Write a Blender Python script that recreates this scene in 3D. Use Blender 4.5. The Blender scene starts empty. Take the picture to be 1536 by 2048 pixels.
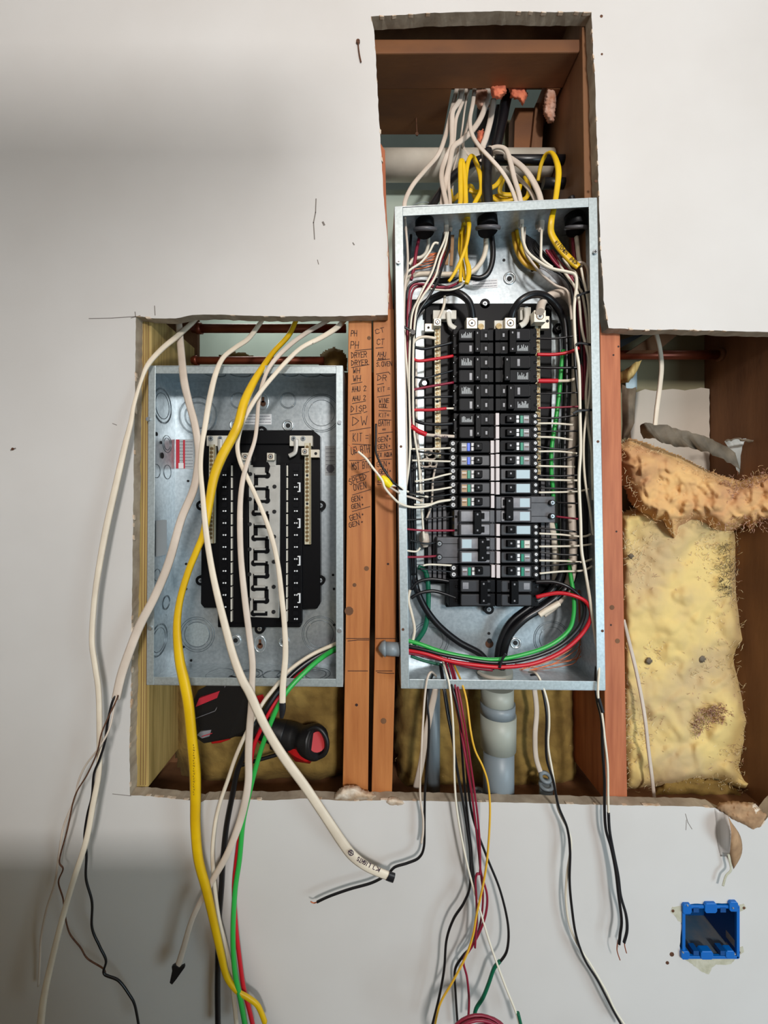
import bpy, bmesh, math, random
from mathutils import Vector, Matrix, noise
random.seed(7)
R = random.random
# ---------------------------------------------------------------- camera, world, lights, exposure
F, D, VX, VY, ZC = 790.0, 0.717, 748.0, 1004.0, 1.45      # focal length in px, distance to the wall, principal point, eye height
S = bpy.context.scene
COL = S.collection
cd = bpy.data.cameras.new('camera'); cam = bpy.data.objects.new('camera', cd); COL.objects.link(cam)
cam.location = (0, -D, ZC); cam.rotation_euler = (math.pi / 2, 0, 0)
cd.sensor_fit = 'VERTICAL'; cd.sensor_height = 24; cd.lens = F / 2048 * 24
cd.shift_x = (768 - VX) / 2048; cd.shift_y = -(1024 - VY) / 2048; cd.clip_start = 0.02
S.camera = cam
S.view_settings.view_transform = 'Standard'; S.view_settings.look = 'None'
S.view_settings.gamma = 1; S.view_settings.use_curve_mapping = False
S.view_settings.exposure = 0.04
w = bpy.data.worlds.new('room_light'); S.world = w; w.use_nodes = True
w.node_tree.nodes['Background'].inputs[0].default_value = (0.80, 0.86, 0.90, 1)
w.node_tree.nodes['Background'].inputs[1].default_value = 0.20
def area(name, loc, aim, size, power, col, size_y=None):
    l = bpy.data.lights.new(name, 'AREA'); l.shape = 'RECTANGLE'; l.size = size; l.size_y = size_y or size
    l.energy = power; l.color = col
    o = bpy.data.objects.new(name, l); COL.objects.link(o); o.location = loc
    o.rotation_euler = (Vector(aim) - Vector(loc)).to_track_quat('-Z', 'Y').to_euler()
    return o
area('ceiling_lamp', (0.1, -1.4, 2.6), (0.1, 0, 1.6), 0.5, 4.0, (1.0, 0.82, 0.72))
area('window_daylight', (1.7, -1.7, 0.95), (0.3, 0, 0.8), 0.8, 19, (0.66, 0.88, 1.0), 1.0)
LAMP = (0.60, -2.45, 2.2)
area('key_light', LAMP, (0, 0, 1.4), 0.28, 45, (1.0, 0.972, 0.945))  # small key light, added so the shade boards cast crisp shadows
area('far_room_lamp', (-0.5, 0.75, 2.5), (-0.2, 0.9, 1.6), 0.4, 3.6, (0.95, 1.0, 0.96))

# ---------------------------------------------------------------- helpers
def P(x, y, d):
    s = (D + d) / F
    return Vector(((x - VX) * s, d, ZC + (VY - y) * s))
def px(d): return (D + d) / F          # size of one pixel at depth d
def lin(c):
    return tuple(((v / 255) / 12.92 if v / 255 <= .04045 else ((v / 255 + .055) / 1.055) ** 2.4) for v in c) + (1,)
MATS = {}
def mat(name, c, rough=.5, metal=0, spec=.5, c2=None, scale=30, stretch=(1, 1, 1), bump=0, bscale=None, detail=4, contrast=(.35, .65), trans=0):
    if name in MATS: return MATS[name]
    m = bpy.data.materials.new(name); m.use_nodes = True; nt = m.node_tree; b = nt.nodes['Principled BSDF']
    b.inputs['Base Color'].default_value = lin(c); b.inputs['Roughness'].default_value = rough
    b.inputs['Metallic'].default_value = metal; b.inputs['Specular IOR Level'].default_value = spec
    if c2 or bump:
        tc = nt.nodes.new('ShaderNodeTexCoord'); mp = nt.nodes.new('ShaderNodeMapping'); mp.inputs['Scale'].default_value = stretch
        nt.links.new(tc.outputs['Object'], mp.inputs[0])
    if c2:
        n = nt.nodes.new('ShaderNodeTexNoise'); n.inputs['Scale'].default_value = scale; n.inputs['Detail'].default_value = detail
        nt.links.new(mp.outputs[0], n.inputs['Vector'])
        r = nt.nodes.new('ShaderNodeValToRGB'); r.color_ramp.elements[0].position = contrast[0]; r.color_ramp.elements[1].position = contrast[1]
        r.color_ramp.elements[0].color = lin(c); r.color_ramp.elements[1].color = lin(c2)
        nt.links.new(n.outputs[0], r.inputs[0]); nt.links.new(r.outputs[0], b.inputs['Base Color'])
    if bump:
        n2 = nt.nodes.new('ShaderNodeTexNoise'); n2.inputs['Scale'].default_value = bscale or scale; n2.inputs['Detail'].default_value = 5
        nt.links.new(mp.outputs[0], n2.inputs['Vector'])
        bp = nt.nodes.new('ShaderNodeBump'); bp.inputs['Strength'].default_value = bump; bp.inputs['Distance'].default_value = .002
        nt.links.new(n2.outputs[0], bp.inputs['Height']); nt.links.new(bp.outputs[0], b.inputs['Normal'])
    MATS[name] = m; return m
M = dict(
 paint=mat('wall_paint', (211, 208, 205), .55, c2=(204, 200, 196), scale=3, bump=.06, bscale=60),
 gypsum=mat('gypsum_edge', (178, 165, 146), .95, c2=(150, 136, 118), scale=30, bump=.25, bscale=120),
 brownpaper=mat('torn_paper', (176, 140, 104), .9, c2=(150, 116, 84), scale=60, bump=.3),
 mud=mat('plaster_mud', (196, 192, 174), .9, c2=(176, 172, 150), scale=70, bump=.5, bscale=150),
 plaster=mat('plaster_chunk', (222, 208, 190), .9, c2=(190, 160, 130), scale=50, bump=.6, bscale=120),
 galv=mat('galvanised_steel', (198, 206, 210), .36, metal=.74, c2=(178, 187, 192), scale=140, bump=.05, bscale=200),
 galvlip=mat('galvanised_flange', (190, 200, 202), .42, metal=.55, c2=(174, 184, 186), scale=220),
 ring=mat('stamped_steel', (120, 130, 136), .4, metal=.8),
 ringlite=mat('bright_steel_edge', (226, 232, 234), .25, metal=.8),
 cream=mat('cable_cream', (230, 217, 196), .48, c2=(216, 202, 182), scale=20),
 creamdim=mat('cable_cream_pinkish', (218, 203, 188), .5, c2=(198, 183, 168), scale=14),
 wwhite=mat('wire_white', (228, 220, 202), .42),
 black=mat('wire_black', (17, 17, 21), .32), blackp=mat('plastic_black', (9, 9, 12), .45, spec=.16, bump=.03, bscale=300),
 blacktape=mat('tape_black', (22, 23, 28), .45), brk=mat('breaker_black', (12, 12, 14), .45, spec=.12, c2=(17, 17, 20), scale=60),
 brkface=mat('breaker_face', (18, 18, 21), .5, spec=.14), brksheen=mat('breaker_face_sheen', (44, 44, 48), .42), brkgrey=mat('breaker_face_grey', (148, 147, 151), .4, c2=(116, 116, 122), scale=40),
 brkgreybody=mat('breaker_body_grey', (92, 91, 95), .4, c2=(76, 76, 80), scale=40), handle=mat('handle_black', (6, 6, 8), .45, spec=.1),
 red=mat('wire_red', (196, 22, 38), .38), maroon=mat('wire_maroon', (134, 24, 50), .4), green=mat('wire_green', (44, 168, 70), .36),
 dgreen=mat('wire_dark_green', (0, 96, 68), .45), yellow=mat('cable_yellow', (226, 184, 10), .42, c2=(212, 168, 8), scale=20),
 ywire=mat('wire_mustard', (222, 172, 50), .42), ynut=mat('wire_nut_yellow', (238, 216, 24), .4),
 copper=mat('copper_bare', (186, 104, 66), .35, metal=.7), pipe=mat('copper_pipe', (150, 78, 52), .38, metal=.55, c2=(112, 50, 32), scale=14),
 brass=mat('brass_screw', (156, 136, 94), .42, metal=.4, c2=(120, 100, 62), scale=300), barm=mat('neutral_bar_tin', (200, 194, 170), .5, metal=.2), tin=mat('tinned_bus', (196, 194, 188), .42, metal=.35, c2=(182, 180, 174), scale=60),
 lug=mat('aluminium_lug', (222, 216, 200), .35, metal=.35), steel=mat('screw_steel', (206, 212, 216), .24, metal=.85),
 dark=mat('recess_dark', (14, 13, 15), .7), ivory=mat('ivory_plastic', (206, 202, 190), .45), sticker=mat('sticker_grey', (176, 180, 182), .5),
 stickw=mat('sticker_white', (224, 222, 222), .5), print=mat('sticker_print', (96, 96, 104), .6), sred=mat('sticker_red', (186, 42, 58), .5),
 strip=mat('marker_strip', (206, 196, 196), .5), teal=mat('button_teal', (20, 132, 104), .4), bblue=mat('button_blue', (44, 92, 214), .4),
 tan=mat('label_tan', (176, 146, 112), .55), white=mat('legend_white', (232, 234, 236), .5), lblue=mat('label_bluegrey', (176, 196, 204), .4),
 fir=mat('fir_stud', (190, 122, 66), .6, c2=(166, 98, 48), scale=9, stretch=(9, 9, .7), bump=.15, bscale=40, contrast=(.3, .7)),
 firred=mat('fir_stud_reddish', (188, 112, 72), .6, c2=(158, 84, 50), scale=10, stretch=(9, 9, .7), bump=.15, bscale=40, contrast=(.3, .7)),
 treated=mat('treated_lumber', (196, 168, 106), .65, c2=(146, 124, 70), scale=16, stretch=(10, 10, .35), bump=.2, bscale=40, contrast=(.3, .7)),
 brownwood=mat('old_brown_lumber', (124, 78, 42), .75, c2=(104, 66, 40), scale=6, stretch=(1, 3, 3), bump=.1, bscale=60),
 brownstud=mat('old_stud_side', (128, 88, 56), .75, c2=(100, 64, 38), scale=6, stretch=(3, 3, .6), bump=.15, bscale=60),
 sage=mat('far_drywall_sage', (172, 184, 172), .8, c2=(160, 172, 160), scale=5), fardry=mat('far_drywall_pale', (190, 178, 164), .8, c2=(176, 166, 152), scale=6),
 oliv=mat('far_wall_olive', (132, 124, 96), .85, c2=(118, 110, 84), scale=4),
 batt=mat('fibreglass_batt', (222, 194, 126), .95, c2=(196, 170, 126), scale=7, bump=.5, bscale=50, contrast=(.42, .62)), battf=mat('fibre_pale', (238, 222, 180), .9), topf=mat('fibre_tan', (236, 200, 150), .9),
 battdark=mat('brown_foam_shaded_batt', (156, 128, 66), .95, c2=(108, 82, 36), scale=14, bump=.8, bscale=100),  # batts under the panels: shade darkened into the colour; brown foam too
 batttop=mat('fibreglass_tuft', (218, 174, 114), .95, c2=(188, 140, 98), scale=12, bump=.5, bscale=70, contrast=(.35, .65)),
 batpink=mat('fibreglass_pink', (212, 176, 158), .95, c2=(176, 120, 92), scale=40, bump=1, bscale=150),
 orange=mat('insulation_orange', (226, 128, 92), .9, c2=(190, 96, 70), scale=60, bump=.8, bscale=120),
 kraft=mat('kraft_facing', (120, 106, 88), .7, c2=(78, 68, 54), scale=24, bump=.4, bscale=60), foil=mat('silver_facing', (190, 196, 194), .5, c2=(160, 168, 166), scale=20, bump=.4, bscale=40),
 pvc=mat('pvc_grey', (126, 136, 142), .42), pvcl=mat('pvc_grey_light', (160, 164, 154), .45), pvcw=mat('pvc_white_dusty', (206, 198, 184), .5, c2=(180, 172, 158), scale=12),
 bluebox=mat('box_blue', (0, 98, 182), .38), bluedk=mat('box_blue_inner', (4, 70, 132), .42), boxback=mat('box_dust', (96, 98, 100), .8, c2=(60, 86, 104), scale=30),
 toolblk=mat('tool_black', (20, 20, 22), .45, bump=.1, bscale=200), toolred=mat('tool_red', (176, 18, 22), .4), ink=mat('marker_ink', (52, 26, 20), .7),
 inkp=mat('marker_purple', (58, 36, 60), .7), pencil=mat('pencil_grey', (120, 112, 106), .9), rust=mat('rusty_nail', (110, 72, 48), .7, metal=.3, c2=(80, 50, 36), scale=200),
 floorm=mat('floor_boards', (120, 104, 88), .6, c2=(100, 86, 72), scale=6, stretch=(1, 8, 1)), ceilm=mat('ceiling_paint', (226, 222, 216), .8),
)
class MB:
    def __init__(s): s.v = []; s.f = []; s.sm = []; s.mi = []; s.mats = []
    def m(s, k):
        mt = M[k]
        if mt not in s.mats: s.mats.append(mt)
        s.cur = s.mats.index(mt); return s
    def face(s, idx, smooth=False): s.f.append(idx); s.sm.append(smooth); s.mi.append(getattr(s, 'cur', 0))
    def prism(s, pts, d0, d1, mk=None, taper=0):
        """polygon given in px at depth d0, extruded straight back to d1"""
        if mk: s.m(mk)
        n = len(pts); b = len(s.v); A = [P(x, y, d0) for x, y in pts]
        c = sum(A, Vector()) / n
        for p in A: s.v.append(p)
        for p in A:
            q = p + (p - c) * taper; s.v.append(Vector((q.x, d1, q.z)))
        s.face(list(range(b, b + n))); s.face(list(range(b + 2 * n - 1, b + n - 1, -1)))
        for i in range(n):
            j = (i + 1) % n; s.face([b + i, b + n + i, b + n + j, b + j])
        return s
    def box(s, x0, y0, x1, y1, d0, d1, mk=None, taper=0):
        return s.prism([(x0, y0), (x1, y0), (x1, y1), (x0, y1)], d0, d1, mk, taper)
    def wbox(s, a, b_, mk=None):
        if mk: s.m(mk)
        b = len(s.v)
        for x in (a[0], b_[0]):
            for y in (a[1], b_[1]):
                for z in (a[2], b_[2]): s.v.append(Vector((x, y, z)))
        for q in ((0, 1, 3, 2), (4, 6, 7, 5), (0, 4, 5, 1), (2, 3, 7, 6), (0, 2, 6, 4), (1, 5, 7, 3)): s.face([b + i for i in q])
        return s
    def cyl(s, x, y, r, d0, d1, mk=None, n=16, r1=None, ry=None):
        """disc facing the room, radius in px at d0"""
        if mk: s.m(mk)
        rm = r * px(d0); r1m = (r1 * px(d0)) if r1 else rm; k = (ry / r) if ry else 1; c = P(x, y, d0); b = len(s.v)
        for i in range(n):
            a = 2 * math.pi * i / n; s.v.append(Vector((c.x + rm * math.cos(a), d0, c.z + rm * k * math.sin(a))))
        for i in range(n):
            a = 2 * math.pi * i / n; s.v.append(Vector((c.x + r1m * math.cos(a), d1, c.z + r1m * k * math.sin(a))))
        s.face(list(range(b, b + n))); s.face(list(range(b + 2 * n - 1, b + n - 1, -1)))
        for i in range(n):
            j = (i + 1) % n; s.face([b + i, b + n + i, b + n + j, b + j], True)
        return s
    def torus(s, c, ax, R_, r, mk=None, n=28, k=6, sy=1.0, a0=0, a1=2 * math.pi):
        if mk: s.m(mk)
        ax = Vector(ax).normalized(); u = ax.orthogonal().normalized() if abs(ax.z) > .9 else ax.cross(Vector((0, 0, 1))).normalized(); v = ax.cross(u)
        pts = []
        full = abs(a1 - a0) > 6.28
        for i in range(n if full else n + 1):
            a = a0 + (a1 - a0) * i / n; pts.append(Vector(c) + u * R_ * math.cos(a) + v * R_ * sy * math.sin(a))
        return s.sweep(pts, [r] * len(pts), k=k, closed=full)
    def sweep(s, pts, rad, mk=None, k=8, closed=False, flat=1.0, ref=(0, 1, 0), cap=True):
        """tube along world points; flat<1 squashes it along ref"""
        if mk: s.m(mk)
        n = len(pts); b = len(s.v); ref = Vector(ref)
        for i in range(n):
            if closed: t = pts[(i + 1) % n] - pts[i - 1]
            else: t = pts[min(i + 1, n - 1)] - pts[max(i - 1, 0)]
            if t.length < 1e-9: t = Vector((0, 0, 1))
            t.normalize(); N = ref - t * ref.dot(t)
            if N.length < .08:
                N = Vector((0, .1, 1)) - t * Vector((0, .1, 1)).dot(t)
            N.normalize(); B = t.cross(N); r = rad[i]
            for j in range(k):
                a = 2 * math.pi * (j + .5) / k; ca, sa = math.cos(a), math.sin(a)
                if flat < 1:
                    ca = math.copysign(abs(ca) ** .7, ca); sa = math.copysign(abs(sa) ** .8, sa)
                s.v.append(pts[i] + B * r * ca + N * r * flat * sa)
        for i in range(n if closed else n - 1):
            i2 = (i + 1) % n
            for j in range(k):
                j2 = (j + 1) % k; s.face([b + i * k + j, b + i * k + j2, b + i2 * k + j2, b + i2 * k + j], True)
        if not closed and cap:
            s.face([b + j for j in range(k)][::-1]); s.face([b + (n - 1) * k + j for j in range(k)])
        return s
    def cylx(s, a, b_, r0, r1, mk=None, k=20):
        return s.sweep([Vector(a), Vector(b_)], [r0, r1], mk, k=k, ref=(.13, .9, .2))
    def stroke(s, pts, wid, d, th=.0003, mk=None):
        """flat marker stroke on a surface at depth d, px points, width in px"""
        if mk: s.m(mk)
        for (xa, ya), (xb, yb) in zip(pts, pts[1:]):
            L = math.hypot(xb - xa, yb - ya) or 1; ux, uy = (xb - xa) / L * wid / 2, (yb - ya) / L * wid / 2
            s.prism([(xa - ux - uy, ya - uy + ux), (xa - ux + uy, ya - uy - ux), (xb + ux + uy, yb + uy - ux), (xb + ux - uy, yb + uy + ux)], d - th, d + .0002)
        return s
WL = {}
def lonew(o, parent, c):
    WL[o.name] = c
    if parent is not None:
        o.parent = parent; o.location = c - WL[parent.name]
    else: o.location = c
def build(name, mb, parent=None, label=None, cat=None, group=None, kind=None, bevel=0, mk=None):
    if mk is not None and not mb.mats: mb.m(mk); mb.mi = [0] * len(mb.f)
    me = bpy.data.meshes.new(name)
    xs = [v.x for v in mb.v]; ys = [v.y for v in mb.v]; zs = [v.z for v in mb.v]
    c = Vector(((min(xs) + max(xs)) / 2, (min(ys) + max(ys)) / 2, (min(zs) + max(zs)) / 2))
    me.from_pydata([v - c for v in mb.v], [], mb.f)
    for m_ in mb.mats: me.materials.append(m_)
    me.polygons.foreach_set('material_index', mb.mi); me.polygons.foreach_set('use_smooth', mb.sm)
    bm = bmesh.new(); bm.from_mesh(me); bmesh.ops.recalc_face_normals(bm, faces=bm.faces); bm.to_mesh(me); bm.free()
    me.update()
    o = bpy.data.objects.new(name, me); COL.objects.link(o); lonew(o, parent, c)
    if bevel:
        b = o.modifiers.new('bevel', 'BEVEL'); b.width = bevel; b.segments = 2; b.limit_method = 'ANGLE'; b.angle_limit = .9
    tag(o, label, cat, group, kind); return o
def tag(o, label=None, cat=None, group=None, kind=None):
    if label: o['label'] = label
    if cat: o['category'] = cat
    if group: o['group'] = group
    if kind: o['kind'] = kind
    return o
def thing(name, label, cat, loc, group=None):
    o = bpy.data.objects.new(name, None); COL.objects.link(o); o.empty_display_size = .02
    lonew(o, None, Vector(loc)); return tag(o, label, cat, group)
def dup(o, c, parent=None):
    """copy of a mesh object (shared mesh data) centred on the world point c"""
    q = o.copy(); COL.objects.link(q); WL[q.name] = Vector(c)
    par = parent or o.parent
    q.parent = par; q.location = Vector(c) - (WL[par.name] if par else Vector())
    return q
def crom(pts, n=8):
    out = []; L = len(pts)
    for i in range(L - 1):
        p0 = pts[max(i - 1, 0)]; p1 = pts[i]; p2 = pts[i + 1]; p3 = pts[min(i + 2, L - 1)]
        for k in range(n):
            t = k / n
            out.append([.5 * (2 * b + (c - a) * t + (2 * a - 5 * b + 4 * c - d) * t * t + (3 * b - a - 3 * c + d) * t ** 3) for a, b, c, d in zip(p0, p1, p2, p3)])
    out.append(list(pts[-1])); return out
def path(pts, w, n=8):
    """pts: (x, y, d[, width px]) -> world points and radii"""
    q = [(p[0], p[1], p[2], p[3] if len(p) > 3 else w) for p in pts]
    q = crom(q, n)
    return [P(a, b, c) for a, b, c, _ in q], [wd / 2 * px(c) for _, _, c, wd in q]
def wire(name, label, pts, w, mk, cat='wire', group=None, parent=None, flat=1.0, k=8, n=8, parts=()):
    """parts: list of (name, pts, w, mk, flat) that become children"""
    W, r = path(pts, w, n)
    mb = MB().sweep(W, r, mk, k=k, flat=flat)
    o = build(name, mb, parent, label if parent is None else None, cat if parent is None else None, group)
    for pr in parts:
        W2, r2 = path(pr[1], pr[2], n)
        build(pr[0], MB().sweep(W2, r2, pr[3], k=k, flat=pr[4] if len(pr) > 4 else 1.0), o)
    return o
def dd(pts, d):
    """attach depths: d is a number or a list of (index fraction, depth) knots"""
    if not isinstance(d, (list, tuple)): return [(p[0], p[1], d) + tuple(p[2:]) for p in pts]
    out = []; n = len(pts) - 1
    for i, p in enumerate(pts):
        t = i / n; dv = d[-1][1]
        for (a, da), (b, db) in zip(d, d[1:]):
            if a <= t <= b: dv = da + (db - da) * (t - a) / (b - a); break
        out.append((p[0], p[1], dv) + tuple(p[2:]))
    return out
FONT = dict(A='00 26 40;13 33', B='00 06 36 44 33 03;33 42 30 00', C='45 26 05 01 20 41', D='00 06 25 43 21 00', E='46 06 00 40;03 33', G='45 26 05 01 20 41 43 23', H='00 06;40 46;03 43',
 I='20 26', K='00 06;46 03 40', L='06 00 40', M='00 06 23 46 40', N='00 06 40 46', O='10 01 05 16 36 45 41 30 10', P='00 06 36 44 33 03', Q='10 01 05 16 36 45 41 30 10;31 50', R='00 06 36 44 33 03;23 40',
 S='45 26 04 33 41 20 01', T='06 46;26 20', U='06 01 20 41 46', V='06 20 46', W='06 10 23 30 46', X='00 46;06 40', Y='06 23 46;23 20', F='00 06 46;03 33')
FONT.update({'2': '05 26 45 00 40', '+': '23 43;32 34', '=': '02 42;04 44', '.': '10 11', '-': '03 43', ' ': '', '@': '10 01 05 16 36 45 41 30 10;23 43;32 34;22 24'})
def writing(mb, text, x, y, h, w, d, lw=1.1, ang=0, slant=.2, jit=.6):
    """handwritten strokes; x,y = lower left of the first letter in px"""
    cw = w / max(len(text), 1); ca, sa = math.cos(ang), math.sin(ang)
    for i, ch in enumerate(text):
        for st in FONT.get(ch, '').split(';'):
            if not st: continue
            pp = []
            for t in st.split():
                lx = i * cw + int(t[0]) / 4 * cw * .72 + slant * int(t[1]) / 6 * h * .4 + (R() - .5) * jit; ly = int(t[1]) / 6 * h + (R() - .5) * jit
                pp.append((x + lx * ca + ly * sa, y + lx * sa - ly * ca))
            mb.stroke(pp, lw, d)
    return mb
def inpoly(x, y, poly):
    c = False; n = len(poly)
    for i in range(n):
        x1, y1 = poly[i]; x2, y2 = poly[i - 1]
        if (y1 > y) != (y2 > y) and x < (x2 - x1) * (y - y1) / (y2 - y1) + x1: c = not c
    return c
def edist(x, y, poly):
    b = 1e9
    for i in range(len(poly)):
        x1, y1 = poly[i]; x2, y2 = poly[i - 1]; dx, dy = x2 - x1, y2 - y1; L = dx * dx + dy * dy or 1
        t = max(0, min(1, ((x - x1) * dx + (y - y1) * dy) / L)); b = min(b, math.hypot(x - x1 - t * dx, y - y1 - t * dy))
    return b
def fluff(poly, dback, thick, edge, amp, nscale, step, mk, seed=0, oct_=5):
    """soft lumpy mass whose outline is poly (px at depth dback), bulging towards the room"""
    mb = MB().m(mk); xs = [p[0] for p in poly]; ys = [p[1] for p in poly]; idx = {}
    nx = int((max(xs) - min(xs)) / step) + 1; ny = int((max(ys) - min(ys)) / step) + 1
    def vert(i, j):
        if (i, j) in idx: return idx[(i, j)]
        x = min(xs) + i * step; y = min(ys) + j * step
        e = edist(x, y, poly) if inpoly(x, y, poly) else 0
        t = min(1, e / edge); h = math.sqrt(max(0, 1 - (1 - t) ** 2))
        q = Vector((x * nscale, y * nscale, seed))
        nn = noise.fractal(q, 1.0, 2.0, oct_) ; n2 = abs(noise.noise(q * 4.0)) 
        d = dback - thick * h - (amp * .6 * nn + amp * .5 * abs(noise.noise(q * 1.9)) + amp * .3 * n2) * min(1, t * 1.6)
        jx = noise.noise(q * 3 + Vector((9, 0, 0))) * step * .9; jy = noise.noise(q * 3 + Vector((0, 7, 0))) * step * .9
        mb.v.append(P(x + jx, y + jy, d)); idx[(i, j)] = len(mb.v) - 1; return idx[(i, j)]
    for i in range(nx):
        for j in range(ny):
            if inpoly(min(xs) + (i + .5) * step, min(ys) + (j + .5) * step, poly):
                mb.face([vert(i, j), vert(i + 1, j), vert(i + 1, j + 1), vert(i, j + 1)], True)
    return mb
def ragged(pts, step, amp):
    out = []
    for i in range(len(pts)):
        x1, y1 = pts[i]; x2, y2 = pts[(i + 1) % len(pts)]; L = math.hypot(x2 - x1, y2 - y1); n = max(1, int(L / step))
        for k in range(n):
            t = k / n; a = amp if k else amp * .3
            out.append((x1 + (x2 - x1) * t + (R() - .5) * 2 * a, y1 + (y2 - y1) * t + (R() - .5) * 2 * a))
    return out
# ================================================================ THE SETTING
hole = [(742, 33), (800, 30), (860, 26), (1000, 22), (1100, 24), (1183, 24), (1186, 100), (1190, 160), (1193, 250), (1196, 330), (1198, 400), (1201, 500), (1206, 560), (1207, 600),
 (1213, 630), (1217, 656), (1240, 657), (1290, 660), (1340, 659), (1420, 661), (1536, 664), (1620, 665), (1620, 1610), (1560, 1606), (1536, 1634), (1522, 1652), (1500, 1655), (1478, 1644), (1455, 1630),
 (1430, 1616), (1400, 1613), (1345, 1612), (1213, 1610), (1060, 1606), (900, 1603), (800, 1601), (770, 1600), (700, 1602), (610, 1597), (540, 1601), (505, 1599), (410, 1600), (400, 1606), (384, 1601), (300, 1592), (260, 1591),
 (259, 1480), (262, 1400), (264, 1200), (268, 900), (271, 720), (272, 632), (310, 637), (350, 637), (385, 630), (420, 629), (560, 633), (700, 632), (776, 630), (777, 560), (775, 480), (768, 400), (764, 330), (759, 250), (755, 180), (751, 100), (748, 60)]
boxhole = [(1364, 1810), (1420, 1806), (1476, 1806), (1474, 1860), (1472, 1914), (1420, 1917), (1372, 1916), (1360, 1900)]
TH = .021
def make_wall():
    bm = bmesh.new()
    outer = [(-520, -430), (2150, -430), (2150, 2596), (-520, 2596)]
    loops = [outer, ragged(hole, 10, .6), ragged(boxhole, 8, 1.0)]
    backs = [outer, [(x + (R() - .5) * 1.8, y + (R() - .5) * 1.8) for x, y in loops[1]], loops[2]]
    rings = []
    for sidx, (src, d) in enumerate(((loops, 0.0), (backs, TH))):
        edges = []; rr = []
        for lp in src:
            vs = []
            for x, y in lp:
                p = P(x, y, 0); vs.append(bm.verts.new((p.x, d, p.z)))
            for i in range(len(vs)): edges.append(bm.edges.new((vs[i], vs[(i + 1) % len(vs)])))
            rr.append(vs)
        r = bmesh.ops.triangle_fill(bm, use_beauty=True, edges=edges)
        for f in r['geom']:
            if isinstance(f, bmesh.types.BMFace): f.material_index = 0 if sidx == 0 else 1
        rings.append(rr)
    for li in range(3):
        a, b = rings[0][li], rings[1][li]; n = len(a)
        for i in range(n):
            f = bm.faces.new((a[i], a[(i + 1) % n], b[(i + 1) % n], b[i])); f.material_index = 1
    bmesh.ops.recalc_face_normals(bm, faces=bm.faces)
    me = bpy.data.meshes.new('wall_front'); bm.to_mesh(me); bm.free()
    me.materials.append(M['paint']); me.materials.append(M['gypsum'])
    o = bpy.data.objects.new('wall_front', me); COL.objects.link(o); WL[o.name] = Vector(); tag(o, kind='structure', label='white painted drywall with ragged holes cut around the two panels'); return o
wall = make_wall()
# thin ragged paper lip round the opening
mb = MB().m('plaster')
lip = ragged(hole, 8, .8)
for i in range(len(lip)):
    (xa, ya), (xb, yb) = lip[i], lip[(i + 1) % len(lip)]
    if xa > 1540 or xb > 1540 or R() < .8: continue
    w1 = .5 + 1.9 * R() ** 3
    mb.prism([(xa - w1 * .6, ya - w1), (xb - w1 * .5, yb - w1 * .7), (xb + w1, yb + w1 * .8), (xa + w1 * .9, ya + w1)], -.0006, .004)
o = build('torn_edge', mb, wall, kind='stuff')
mb = MB()
for pts, wd in (([(178, 637), (225, 636), (270, 633)], 1.3), ([(309, 612), (310, 630)], 1.5), ([(270, 624), (271, 634)], 1.5), ([(225, 1588), (262, 1592)], 1.0), ([(262, 636), (280, 631)], 1.2),
                ([(632, 398), (631, 425), (627, 445), (629, 478)], 2), ([(646, 445), (648, 449)], 4), ([(1371, 1628), (1376, 1645), (1384, 1658)], 1), ([(1373, 1640), (1372, 1660)], .8),
                ([(225, 847), (233, 850)], 1.2), ([(380, 1588), (384, 1600)], 1), ([(706, 486), (708, 489)], 2.4), ([(22, 900), (30, 897)], 3), ([(635, 520), (637, 528)], 1.5)):
    mb.stroke(pts, wd, 0, mk='pencil')
build('pencil_mark', mb, wall, kind='stuff', label='pencil lines and scuffs on the white wall')
mb = MB()
for x, y, r in ((1203, 32, 3), (1204, 108, 2.2), (1192, 362, 3), (25, 898, 3), (1346, 1822, 3.2), (1488, 1816, 3), (1478, 1905, 3), (1344, 1909, 4.5), (1335, 1926, 3.4)):
    mb.cyl(x, y, r, -.0005, .0004, 'rust', 8)
build('nail_hole', mb, wall, kind='stuff')
# plaster dabs and torn paper round the blue box
for poly, mk, nm in (([(1366, 1916), (1380, 1926), (1392, 1934), (1403, 1944), (1418, 1949), (1424, 1935), (1432, 1929), (1448, 1930), (1462, 1928), (1470, 1918), (1474, 1908)], 'mud', 'torn_paper'),
                     ([(1366, 1812), (1345, 1814), (1341, 1824), (1350, 1832), (1356, 1842), (1364, 1846)], 'mud', 'torn_paper'),
                     ([(1475, 1809), (1488, 1808), (1493, 1816), (1484, 1822), (1474, 1824)], 'mud', 'torn_paper'), ([(1473, 1896), (1486, 1893), (1488, 1904), (1476, 1912), (1471, 1912)], 'mud', 'torn_paper')):
    build(nm, MB().prism(ragged(poly, 4, .8), -.0004, .002, mk), wall)
# lumps at the bottom edge
for poly, mk, t in (([(666, 1600), (672, 1586), (682, 1575), (700, 1570), (716, 1572), (727, 1580), (744, 1583), (752, 1592), (742, 1602)], 'plaster', .012),
                    ([(772, 1606), (776, 1596), (790, 1594), (806, 1600), (812, 1608), (796, 1612), (780, 1611)], 'plaster', .004),
                    ([(1430, 1616), (1440, 1604), (1470, 1602), (1500, 1606), (1516, 1616), (1534, 1630), (1522, 1655), (1506, 1660), (1488, 1650), (1462, 1638)], 'brownpaper', .004),
                    ([(1472, 1612), (1488, 1605), (1508, 1606), (1522, 1618), (1528, 1640), (1516, 1646), (1496, 1636), (1480, 1628)], 'plaster', .01)):
    build('plaster_lump', fluff(poly, .004 if t < .01 else .012, t + .008, 12, .004, .06, 2.2, mk, t * 900), wall)
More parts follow.
